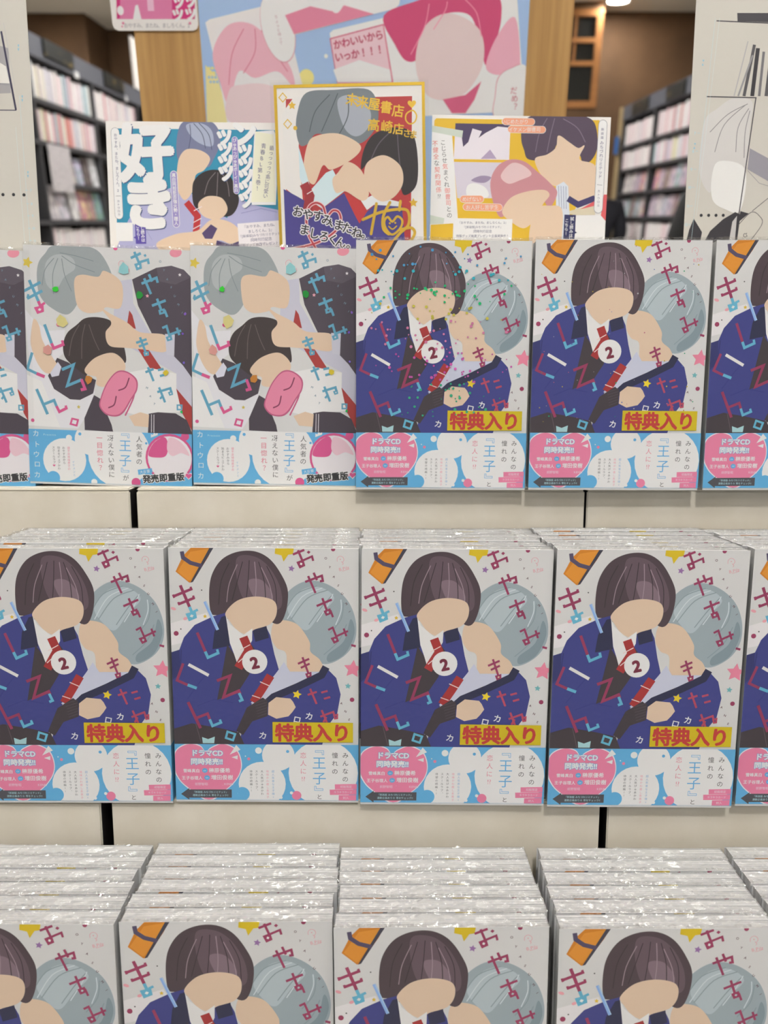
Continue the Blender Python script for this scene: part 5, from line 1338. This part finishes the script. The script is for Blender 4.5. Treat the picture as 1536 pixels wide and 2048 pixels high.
# top row (s = how far back each one stands on its box)
comic(1, -.3405, .192, H3, 2.2, 'first-volume comic with pink sleep mask on cover, cut by left edge, top row', G1, 0)
t1 = comic(1, -.2163, .1915, H3, 2.0, 'first-volume comic with pink sleep mask, left of the two whole ones, top row', G1, 1)
t2 = comic(1, -.0865, .190, H3, 1.2, 'first-volume comic with pink sleep mask, beside the glint-painted second volume, top row', G1, 2)
t3 = comic(2, .0428, .166, H3, .3, 'second-volume comic with painted rainbow glints, middle of the top row', G1, 3)
t4 = comic(2, .1733, .164, H3, .2, 'second-volume comic with blue band and yellow sticker, second from right, top row', G1, 0)
t5 = comic(2, .3052, .164, H3, -.1, 'second-volume comic cut by the right edge of the picture, top row', G1, 1)
rnd = random.Random(5)
def stack(row, xs, s0, h, group, rowname, jit):
    names = ['first', 'second', 'third', 'fourth', 'fifth']
    for ci, (x, ds, roll) in enumerate(xs):
        for k in range(6):
            jx = 0 if k == 0 else rnd.uniform(-jit, jit)
            jz = 0 if k == 0 else rnd.choice((0, 0, 0, 0, 0, .0012, .0005))
            jr = roll if k == 0 else rnd.uniform(-.25, .25)
            if k == 0: lb = 'front comic with yellow bonus sticker, %s stack from the left, %s row' % (names[ci], rowname)
            else: lb = '%s comic from the front in the %s stack from the left, %s row' % (ORD[k], names[ci], rowname)
            o = comic(2, x + jx, s0 + ds + k * .0139, h + jz, jr, lb, group, ci + k, back=k > 0)
XM = [(-.2125, -.001, .2), (-.0822, 0, .4), (.0475, -.004, .5), (.1775, -.007, .4), (.3087, -.006, .4)]
stack('mid', XM, .0921, H2, G2, 'middle', .0014)
XB = [(-.2265, .004, .3), (-.0945, .006, -.2), (.0350, .001, -.3), (.1688, 0, -.3), (.3010, .001, 0)]
stack('bot', XB, 0, .0002, G3, 'bottom', .0016)

def painted_glints(parent, seed, kind):  # iridescent reflections of the covers, painted as coloured discs and facets
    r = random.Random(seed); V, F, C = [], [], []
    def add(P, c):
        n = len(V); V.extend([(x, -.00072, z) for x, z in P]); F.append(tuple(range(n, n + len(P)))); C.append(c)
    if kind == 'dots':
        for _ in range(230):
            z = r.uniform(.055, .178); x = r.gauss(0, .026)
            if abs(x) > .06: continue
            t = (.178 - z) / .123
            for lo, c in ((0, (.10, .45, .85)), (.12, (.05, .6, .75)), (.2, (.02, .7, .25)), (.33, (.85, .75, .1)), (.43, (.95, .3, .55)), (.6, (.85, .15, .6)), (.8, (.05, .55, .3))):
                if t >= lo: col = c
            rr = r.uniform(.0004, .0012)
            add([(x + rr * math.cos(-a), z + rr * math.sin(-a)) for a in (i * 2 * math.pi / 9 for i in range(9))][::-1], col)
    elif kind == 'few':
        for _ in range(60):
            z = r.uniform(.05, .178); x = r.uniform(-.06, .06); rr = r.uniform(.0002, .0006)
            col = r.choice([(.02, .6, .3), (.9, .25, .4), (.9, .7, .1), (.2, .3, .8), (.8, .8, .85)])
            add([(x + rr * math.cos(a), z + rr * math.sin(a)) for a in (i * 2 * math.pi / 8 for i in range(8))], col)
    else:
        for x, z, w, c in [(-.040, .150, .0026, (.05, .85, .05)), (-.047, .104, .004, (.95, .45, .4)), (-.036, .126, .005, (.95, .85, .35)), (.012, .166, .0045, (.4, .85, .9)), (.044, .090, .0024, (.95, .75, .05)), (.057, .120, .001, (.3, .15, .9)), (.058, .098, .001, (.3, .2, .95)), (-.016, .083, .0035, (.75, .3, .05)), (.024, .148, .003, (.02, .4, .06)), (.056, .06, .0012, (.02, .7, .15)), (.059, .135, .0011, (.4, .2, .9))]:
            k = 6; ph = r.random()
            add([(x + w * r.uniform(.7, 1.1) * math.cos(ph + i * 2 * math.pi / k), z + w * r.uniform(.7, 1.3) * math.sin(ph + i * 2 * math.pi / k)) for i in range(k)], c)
    o = mesh_obj('painted_hologram_glints', V, F, GLINT_PAINT, parent)
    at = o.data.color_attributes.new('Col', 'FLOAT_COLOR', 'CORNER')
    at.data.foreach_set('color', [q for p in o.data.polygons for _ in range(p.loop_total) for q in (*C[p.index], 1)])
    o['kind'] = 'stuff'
painted_glints(t3, 3, 'dots'); painted_glints(t4, 4, 'few'); painted_glints(t1, 6, 'facet'); painted_glints(t2, 7, 'facet')

# ------------------------------------------------------------------ cards standing on the rear riser
SLEEVE = FILM
def sheet(name, art, W, H, x, s, h, roll, mat, label, cat, thick=.0006, sleeve=False, rim=None):
    e = empty(name, tier(x, s, h), tilt_rot(roll))
    MB().box(-W / 2, W / 2, 0, thick, 0, H).build('backing_card', mat, e)
    bx = 4 if rim else 0
    print_obj('print', art, e, (1.2, 1.2, W * 1000 - 1.2, H * 1000 - .4) if rim else (0, 0, W * 1000, H * 1000), -.00004)
    if rim:
        r = .0016
        MB().box(-W / 2 - r / 2, W / 2 + r / 2, -.0003, thick + .0003, H - r, H + r / 2).box(-W / 2 - r / 2, -W / 2 + r, -.0003, thick + .0003, 0, H - r).box(W / 2 - r, W / 2 + r / 2, -.0003, thick + .0003, 0, H - r).build('gold_border', rim, e)
    if sleeve:
        bm = bmesh.new(); n = 16
        for yy in (-.0016, thick + .001):
            g = [[bm.verts.new((-W / 2 - .004 + (W + .008) * i / n, yy - .00008 * abs(mnoise(Vector((i * .7, j * .5, yy * 900)))), -.0 + (H + .004) * j / n)) for i in range(n + 1)] for j in range(n + 1)]
            for j in range(n):
                for i in range(n): bm.faces.new((g[j][i], g[j][i + 1], g[j + 1][i + 1], g[j + 1][i]))
        me = bpy.data.meshes.new('clear_sleeve'); bm.to_mesh(me); bm.free(); me.materials.append(FILM)
        link(bpy.data.objects.new('clear_sleeve', me), e)
    if h > H4 + .004:
        g = h - H4
        MB().box(-W * .3, W * .3, -.001, .022, -g, -.0002).build('holder_base', BOXM, e)
        MB().prism([(thick + .001, 0), (thick + .004, 0), (.03, -g * .2), (.03, -g), (.022, -g), (thick + .001, -.0)], 'x', -.006, .006).build('rear_strut', BOXM, e)
    return tag(e, label, cat)
sheet('signed_board', 'signed_board', .121, .136, -.0255, .252, H4 + .006, -1.2, CARD, 'gold-edged signed art board in a clear sleeve, centre, behind the top row', 'art board', .0018, True, GOLDED)
sheet('promo_card', 'flyer_left', .148, .105, -.1605, .270, H4 + .0145, .6, CARD, 'teal and lavender promo card with huge white lettering, left of the signed board', 'card')
sheet('promo_card', 'flyer_right', .148, .105, .1125, .262, H4 + .0165, .8, CARD, 'yellow promo card with orange caption pills, right of the signed board', 'card')
sheet('manuscript_sheet', 'sheet_left', .120, .203, -.341, .240, H4 + .0, 0, SHEET, 'white comic drawing sheet with blue ruler ticks at the left edge', 'paper', .0004)
sheet('manuscript_sheet', 'sheet_right', .130, .203, .310, .240, H4 + .0, 0, SHEET, 'black-and-white comic drawing sheet with four dots at the right edge', 'paper', .0004)

# poster and small card on the pillar
po = empty('wall_poster', (-.207 + .1845, .9995, 1.17))
MB().box(-.1845, .1845, -.0004, 0, 0, .515).build('poster_sheet', nmat('poster_blue', ink('97b2d6'), .45)[0], po)
print_obj('print', 'poster', po, (0, 0, 369, 515), -.00045, 3e-5)
tag(po, 'large light-blue poster with pink picture panels on the oak pillar', 'poster')
pc = empty('pink_card', (-.304 + .048, .9985, 1.4005))
bmq = [(-.048 + .006, 0), (.048 - .006, 0), (.048 - .0018, .0018), (.048, .006), (.048, .068), (-.048, .068), (-.048, .006), (-.048 + .0018, .0018)]
MB().prism(bmq, 'y', -.0006, .0005).build('card_sheet', CARD, pc)
print_obj('print', 'pink_card', pc, (0, 0, 96, 68), -.00065)
tag(pc, 'small pink rounded card fixed to the upper left of the oak pillar', 'card')

# ------------------------------------------------------------------ aisle bookcases
SHELFM, _, _ = nmat('dark_grey_shelf', (0.055, 0.055, 0.06), 0.55)
SHELFB, _, _ = nmat('shelf_back', (0.03, 0.026, 0.024), 0.7)
HEADM, _, _ = nmat('slate_header', (0.10, 0.105, 0.125), 0.6)
SIGNM = noise_tint('black_sign_gilt', (0.022, 0.024, 0.022), (0.16, 0.12, 0.05), (5, 5, 14), 0.4, 0, 5, .5, 1.6, (.6, .66))
PRICE, _, _ = nmat('price_tag', (0.7, 0.7, 0.7), 0.5)
SPINE = objcol_mat('book_spine')
def bookcase(side, y0, posts, y1, boards, label, depth=.24):
    xs = side[0]; sg = side[1]                       # front plane x, direction into the case
    e = empty('aisle_bookcase', (xs, (y0 + y1) / 2, 0)); oy = (y0 + y1) / 2
    def bx(name, a, b, c, d, z0, z1, m):
        xa, xb = sorted((a * sg, b * sg)); return MB().box(xa, xb, c - oy, d - oy, z0, z1).build(name, m, e)
    bx('back_panel', depth - .01, depth, y0, y1, 0, 2.2, SHELFB)
    for p in posts: bx('upright', 0, depth - .01, p - .012, p + .012, 0, 2.09, SHELFM)
    bx('header', -.006, .03, y0, y1, 2.085, 2.2, HEADM)
    bx('top_board', .03, depth - .01, y0, y1, 2.085, 2.105, SHELFM)
    edges = [y0] + posts + [y1]
    for z in boards:
        for a, b in zip(posts[:-1], posts[1:]): bx('shelf_board', -.004, depth - .01, a + .012, b - .012, z - .024, z, SHELFM)
    return tag(e, label, 'bookcase'), bx
LB = [1.87, 1.645, 1.207, .98, .6, .2]
caseL, bxL = bookcase((-2.0, -1), 3.9, [3.92, 4.94, 5.96, 6.98, 7.99], 8.0, LB, 'dark bookcase full of paperbacks along the left aisle')
caseR, bxR = bookcase((2.25, 1), 5.1, [5.12, 6.14, 7.15, 8.05], 8.06, [1.86, 1.655, 1.45, 1.24, 1.0, .6, .2], 'dark bookcase full of paperbacks along the right aisle')
bxL('half_shelf', -.004, .2, 5.33, 5.945, 1.40, 1.424, SHELFM)
for a, b in ((5.15, 5.60), (6.19, 6.62)): bxL('sign_board', -.02, -.008, a, b, 2.11, 2.20, SIGNM)
for a, b in ((5.62, 5.69), (6.66, 6.7)): bxL('price_tag', -.012, -.007, a, b, 2.07, 2.105, PRICE)
for a, b in ((6.45, 6.85), (7.3, 7.75)): bxR('sign_board', -.02, -.008, a, b, 2.09, 2.19, SIGNM)
ENDM, _, _ = nmat('cream_end_post', ink('a08c68'), .6)
bxR('end_post', -.03, .02, 8.07, 8.1, 0, 2.2, ENDM)
bxR('blue_tag', -.05, -.035, 8.02, 8.10, 1.80, 1.95, nmat('blue_tag', ink('2b5f9c'), .5)[0])

# one paperback mesh: rounded spine towards the aisle (+x), page block behind
def paperback_mesh():
    m = MB(); t = .5
    m.prism([(-.5, -t), (.44, -t), (.49, -t * .7), (.5, 0), (.49, t * .7), (.44, t), (-.5, t), (-.5, t * .8), (.40, t * .8), (.40, -t * .8), (-.5, -t * .8)], 'z', 0, 1)
    n = len(m.f); m.box(-.48, .40, -t * .8, t * .8, .012, .985)
    me = bpy.data.meshes.new('paperback'); me.from_pydata(m.v, [], m.f); me.materials.append(SPINE); me.materials.append(PAPER)
    for p in me.polygons:
        if p.index >= n: p.material_index = 1
    return me
PB = paperback_mesh()
PAL = [(.72, .66, .66), (.75, .72, .7), (.7, .5, .53), (.78, .76, .72), (.62, .6, .66), (.68, .35, .4), (.5, .52, .6), (.72, .68, .45), (.42, .55, .58), (.75, .7, .72), (.66, .52, .62), (.45, .36, .33), (.74, .74, .74), (.6, .25, .22), (.78, .74, .68)]
rb = random.Random(11)
def spines(sidex, sg, a, b, z, hmax, tmin, tmax, label, group, pal=None):
    y = a + .004; num = 0
    while True:
        t = rb.uniform(tmin, tmax)
        if y + t > b: break
        o = bpy.data.objects.new('paperback', PB); COL.objects.link(o)
        h = hmax * rb.uniform(.88, 1.0)
        o.scale = (.115, t * .96, h)
        o.rotation_euler = (0, 0, 0 if sg > 0 else math.pi)
        o.location = (sidex - sg * (.0575 + .012 + rb.uniform(0, .012)), y + t / 2, z + .0003)
        o.color = (*rb.choice(pal or PAL), 1)
        num += 1
        tag(o, '%s paperback, %s from the near end, %s' % (cname(o.color[:3]), nth(num), label), 'book', group)
        y += t
CN = [('white', (.78, .75, .72)), ('pale pink', (.75, .67, .67)), ('dusty pink', (.72, .55, .57)), ('rose red', (.68, .35, .4)), ('brick red', (.6, .25, .22)), ('slate blue', (.5, .52, .6)), ('lavender', (.64, .58, .65)), ('mustard', (.72, .68, .45)), ('teal', (.42, .55, .58)), ('dark brown', (.42, .33, .31)), ('black', (.16, .13, .13)), ('mauve', (.66, .52, .62))]
def cname(c): return min(CN, key=lambda q: sum((a - b) ** 2 for a, b in zip(q[1], c)))[0]
def nth(n): return '%d%s' % (n, 'th' if 10 <= n % 100 <= 20 else {1: 'st', 2: 'nd', 3: 'rd'}.get(n % 10, 'th'))
WARM = [(.78, .74, .72), (.76, .7, .7), (.74, .6, .62), (.78, .76, .74), (.7, .66, .68)]
spines(-2.0, 1, 4.96, 5.945, 1.87, .192, .022, .030, 'top shelf, near bay, left bookcase', 'paperbacks on the left top shelf, near bay')
spines(-2.0, 1, 5.975, 6.965, 1.87, .192, .024, .033, 'top shelf, far bay, left bookcase', 'paperbacks on the left top shelf, far bay', WARM + PAL[:6])
spines(-2.0, 1, 4.96, 5.945, 1.645, .18, .022, .030, 'second shelf of the left bookcase', 'paperbacks on the left second shelf')
spines(-2.0, 1, 4.96, 5.945, .98, .185, .022, .030, 'low shelf of the left bookcase', 'paperbacks on the left low shelf', WARM)
spines(2.25, -1, 6.16, 7.135, 1.86, .19, .030, .040, 'top shelf, near bay, right bookcase', 'paperbacks on the right top shelf, near bay', WARM + PAL)
spines(2.25, -1, 7.165, 8.03, 1.86, .18, .030, .040, 'top shelf, far bay, right bookcase', 'paperbacks on the right top shelf, far bay', WARM)
spines(2.25, -1, 6.16, 7.135, 1.655, .168, .034, .046, 'second shelf, near bay, right bookcase', 'paperbacks on the right second shelf, near bay', WARM + PAL)
spines(2.25, -1, 7.165, 8.03, 1.655, .165, .032, .044, 'second shelf, far bay, right bookcase', 'paperbacks on the right second shelf, far bay', WARM)
spines(2.25, -1, 6.16, 8.03 - .9, 1.24 - .24, .20, .034, .046, 'low shelf, near bay, right bookcase', 'paperbacks on the right low shelf', WARM)
spines(2.25, -1, 7.165, 8.03, 1.24 - .24, .20, .034, .046, 'low shelf, far bay, right bookcase', 'paperbacks on the right low shelf, far bay', WARM)

def facebook_mesh():
    m = MB().box(-.012, .012, -.5, .5, 0, 1)
    me = bpy.data.meshes.new('face_out_book'); me.from_pydata(m.v, [], m.f); me.materials.append(FACEM)
    return me
def face_mat():
    m, t, b = nmat('face_out_cover', (1, 1, 1), .45)
    oi = t.nodes.new('ShaderNodeObjectInfo'); tc = t.nodes.new('ShaderNodeTexCoord')
    ad = t.nodes.new('ShaderNodeVectorMath'); ad.operation = 'ADD'
    ml = t.nodes.new('ShaderNodeMath'); ml.operation = 'MULTIPLY'; ml.inputs[1].default_value = 90
    cx = t.nodes.new('ShaderNodeCombineXYZ')
    t.links.new(oi.outputs['Random'], ml.inputs[0]); t.links.new(ml.outputs[0], cx.inputs[1])
    t.links.new(tc.outputs['Object'], ad.inputs[0]); t.links.new(cx.outputs[0], ad.inputs[1])
    n = t.nodes.new('ShaderNodeTexNoise'); n.inputs['Scale'].default_value = 3.2; n.inputs['Detail'].default_value = 2
    t.links.new(ad.outputs[0], n.inputs['Vector'])
    hs = t.nodes.new('ShaderNodeHueSaturation'); hs.inputs['Saturation'].default_value = 1.2
    mr = t.nodes.new('ShaderNodeMapRange'); mr.inputs[1].default_value = .3; mr.inputs[2].default_value = .7; mr.inputs[3].default_value = .4; mr.inputs[4].default_value = 1.25
    t.links.new(n.outputs['Fac'], mr.inputs[0]); t.links.new(mr.outputs[0], hs.inputs['Value']); t.links.new(n.outputs['Fac'], hs.inputs['Hue'])
    t.links.new(oi.outputs['Color'], hs.inputs['Color']); t.links.new(hs.outputs[0], b.inputs['Base Color'])
    return m
FACEM = face_mat()
FB = facebook_mesh()
FN = {}
def faceout(sidex, sg, y, w, z, h, colr, label, group, lean=.12):
    o = bpy.data.objects.new('face_out_book', FB); COL.objects.link(o)
    o.scale = (1, w, h); o.location = (sidex - sg * (.03 + h * math.sin(lean)) * 1.0, y, z + .003); o.rotation_euler = (0, -lean * sg if False else (lean if sg < 0 else -lean), 0)
    o.location.x = sidex - sg * .03
    o.color = (*colr, 1); FN[label] = FN.get(label, 0) + 1; tag(o, '%s face-out book, %s from the near end, %s' % (cname(colr), nth(FN[label]), label), 'book', group)
for i, (y, w, z, h, c) in enumerate([(5.06, .15, 1.207, .20, (.7, .66, .68)), (5.22, .15, 1.207, .20, (.62, .6, .66)), (5.42, .14, 1.207, .185, (.72, .7, .7)), (5.57, .14, 1.207, .185, (.66, .38, .36)), (5.72, .13, 1.207, .185, (.45, .3, .28)), (5.87, .13, 1.207, .18, (.3, .45, .42)), (5.43, .12, 1.424, .18, (.55, .5, .48)), (5.57, .12, 1.424, .16, (.5, .52, .62)), (5.72, .12, 1.424, .18, (.16, .13, .13)), (5.86, .13, 1.424, .19, (.72, .72, .74))]):
    faceout(-2.0, 1, y, w, z, h, c, ['display shelf of the left bookcase', 'half shelf of the left bookcase'][z > 1.3], 'magazines facing out on the left bookcase')
for row, z in (('third', 1.45), ('fourth', 1.24)):
    for bay, (a, b) in (('near', (6.17, 7.12)), ('far', (7.18, 8.02))):
        y = a + .05
        while y < b - .05:
            w = rb.uniform(.10, .15)
            if y + w / 2 > b: break
            faceout(2.25, -1, y + w / 2 - .05, w * .94, z, rb.uniform(.15, .172), rb.choice([(.72, .66, .68), (.6, .5, .6), (.7, .4, .42), (.55, .55, .62), (.74, .72, .7), (.35, .25, .25), (.5, .6, .62)]), '%s shelf, %s bay, right bookcase' % (row, bay), 'books facing out on the right bookcase')
            y += w
# paper notice on the left bookcase
NOTM = noise_tint('grey_notice_print', (.50, .47, .48), (.40, .38, .39), (1, 22, 40), .6, 0, 2, .4, 1, (.56, .6))
nt = MB().box(-.001, .001, -.17, .17, 0, .26).build('paper_notice', NOTM)
nt.location = (-1.985, 5.17, 1.372); tag(nt, 'grey printed notice sheet hanging on the left bookcase', 'notice')
sp = MB().box(-.004, .004, -.12, .12, 0, .36).build('standing_panel', nmat('panel_white', (.78, .74, .7), .5)[0])
sp.location = (-1.99, 7.05, 2.106 + .095); tag(sp, 'narrow white panel standing on the left bookcase beside the pillar', 'sign')

# ------------------------------------------------------------------ two shoppers beyond the display
SKINM, _, _ = nmat('skin', (0.55, 0.36, 0.27), .5)
def skin_obj(name, pts, edges, rad, mat, parent=None, sub=2):
    me = bpy.data.meshes.new(name); me.from_pydata([Vector(p) for p in pts], edges, [])
    o = bpy.data.objects.new(name, me); link(o, parent)
    md = o.modifiers.new('skin', 'SKIN'); md.use_smooth_shade = True
    for i, r in enumerate(rad): me.skin_vertices[0].data[i].radius = r if isinstance(r, tuple) else (r, r)
    me.skin_vertices[0].data[0].use_root = True
    ss = o.modifiers.new('sub', 'SUBSURF'); ss.levels = ss.render_levels = sub
    me.materials.append(mat)
    return o
def person(loc, rz, k, jacket, hairc, label):
    e = empty('person', loc, (0, 0, rz))
    P = [(0, 0, .93), (0, 0, 1.12), (0, .01, 1.30), (0, 0, 1.40), (0, .0, 1.47), (0, -.01, 1.55), (0, -.012, 1.63)]
    E = [(i, i + 1) for i in range(6)]; R = [(.15, .11), (.135, .10), (.155, .10), (.08, .07), (.052, .052), (.075, .09), (.07, .085)]
    def chain(root, pts, rads):
        last = root
        for p, r in zip(pts, rads):
            P.append(p); R.append(r); E.append((last, len(P) - 1)); last = len(P) - 1
        return last
    for sx in (-1, 1):
        chain(0, [(sx * .09, 0, .85), (sx * .10, -.01, .50), (sx * .10, .02, .09), (sx * .105, -.11, .035)], [.095, .065, .045, .035])
        hd = chain(2, [(sx * .19, .0, 1.35), (sx * .25, .02, 1.10), (sx * .20, -.16, .98), (sx * .17, -.22, .99)], [.06, .045, .034, .03])
        for q in range(4):
            chain(hd, [(sx * (.185 - q * .018), -.265, .985 - abs(q - 1.5) * .004), (sx * (.18 - q * .018), -.295, .965)], [.010, .008])
        chain(hd, [(sx * .145, -.235, 1.0), (sx * .13, -.255, .995)], [.011, .009])
    P = [(a * k, b * k, c * k) for a, b, c in P]
    skin_obj('body', P, E, [tuple(q * k for q in r) if isinstance(r, tuple) else r * k for r in R], SKINM, e)
    # jacket follows torso and arms
    JP = [(0, 0, .80), (0, 0, .93), (0, 0, 1.12), (0, .01, 1.30), (0, 0, 1.39)]; JE = [(i, i + 1) for i in range(4)]; JR = [(.19, .14), (.175, .13), (.16, .12), (.175, .12), (.10, .085)]
    for sx in (-1, 1):
        n = len(JP); JP += [(sx * .19, 0, 1.35), (sx * .25, .02, 1.10), (sx * .20, -.15, .985)]; JE += [(3, n), (n, n + 1), (n + 1, n + 2)]; JR += [.078, .062, .05]
    skin_obj('jacket', [tuple(q * k for q in p) for p in JP], JE, [tuple(q * k for q in r) if isinstance(r, tuple) else r * k for r in JR], jacket, e)
    TP = [(0, 0, .88)]; TE_ = []; TR = [(.165, .125)]
    for sx in (-1, 1):
        n = len(TP); TP += [(sx * .09, 0, .80), (sx * .10, -.01, .5), (sx * .10, .02, .10)]; TE_ += [(0, n), (n, n + 1), (n + 1, n + 2)]; TR += [.105, .08, .065]
    skin_obj('trousers', [tuple(q * k for q in p) for p in TP], TE_, [tuple(q * k for q in r) if isinstance(r, tuple) else r * k for r in TR], STANDM, e)
    skin_obj('collar', [(0, -.002, 1.415 * k), (0, -.002, 1.445 * k)], [(0, 1)], [.068 * k, .062 * k], CARD, e, 1)
    skin_obj('hair', [(0, .012 * k, 1.54 * k), (0, .0, 1.62 * k), (0, -.012 * k, 1.66 * k)], [(0, 1), (1, 2)], [(.082 * k, .09 * k), (.088 * k, .1 * k), (.06 * k, .07 * k)], hairc, e)
    for sx in (-1, 1): skin_obj('eye', [(sx * .03 * k, -.098 * k, 1.58 * k), (sx * .03 * k, -.101 * k, 1.58 * k)], [(0, 1)], [.010 * k, .008 * k], STANDM, e, 1)
    skin_obj('nose', [(0, -.095 * k, 1.575 * k), (0, -.112 * k, 1.545 * k)], [(0, 1)], [.010 * k, .013 * k], SKINM, e, 1)
    skin_obj('mouth', [(-.018 * k, -.097 * k, 1.52 * k), (.018 * k, -.097 * k, 1.52 * k)], [(0, 1)], [.006 * k, .006 * k], nmat('lips', (.4, .16, .14), .5)[0], e, 1)
    return tag(e, label, 'person')
JACK1, _, _ = nmat('navy_jacket', (.012, .013, .02), .8)
JACK2, _, _ = nmat('black_coat', (.008, .008, .009), .8)
HAIR1, _, _ = nmat('auburn_hair', (.12, .04, .025), .5)
HAIR2, _, _ = nmat('black_hair', (.012, .01, .01), .5)
person((1.90, 7.4, 0), math.pi, .985, JACK1, HAIR1, 'person in a dark navy jacket with white collar, back turned, by the right bookcase')
person((1.66, 4.0, 0), math.pi, .95, JACK2, HAIR2, 'person in a black coat, mostly hidden behind the right drawing sheet')
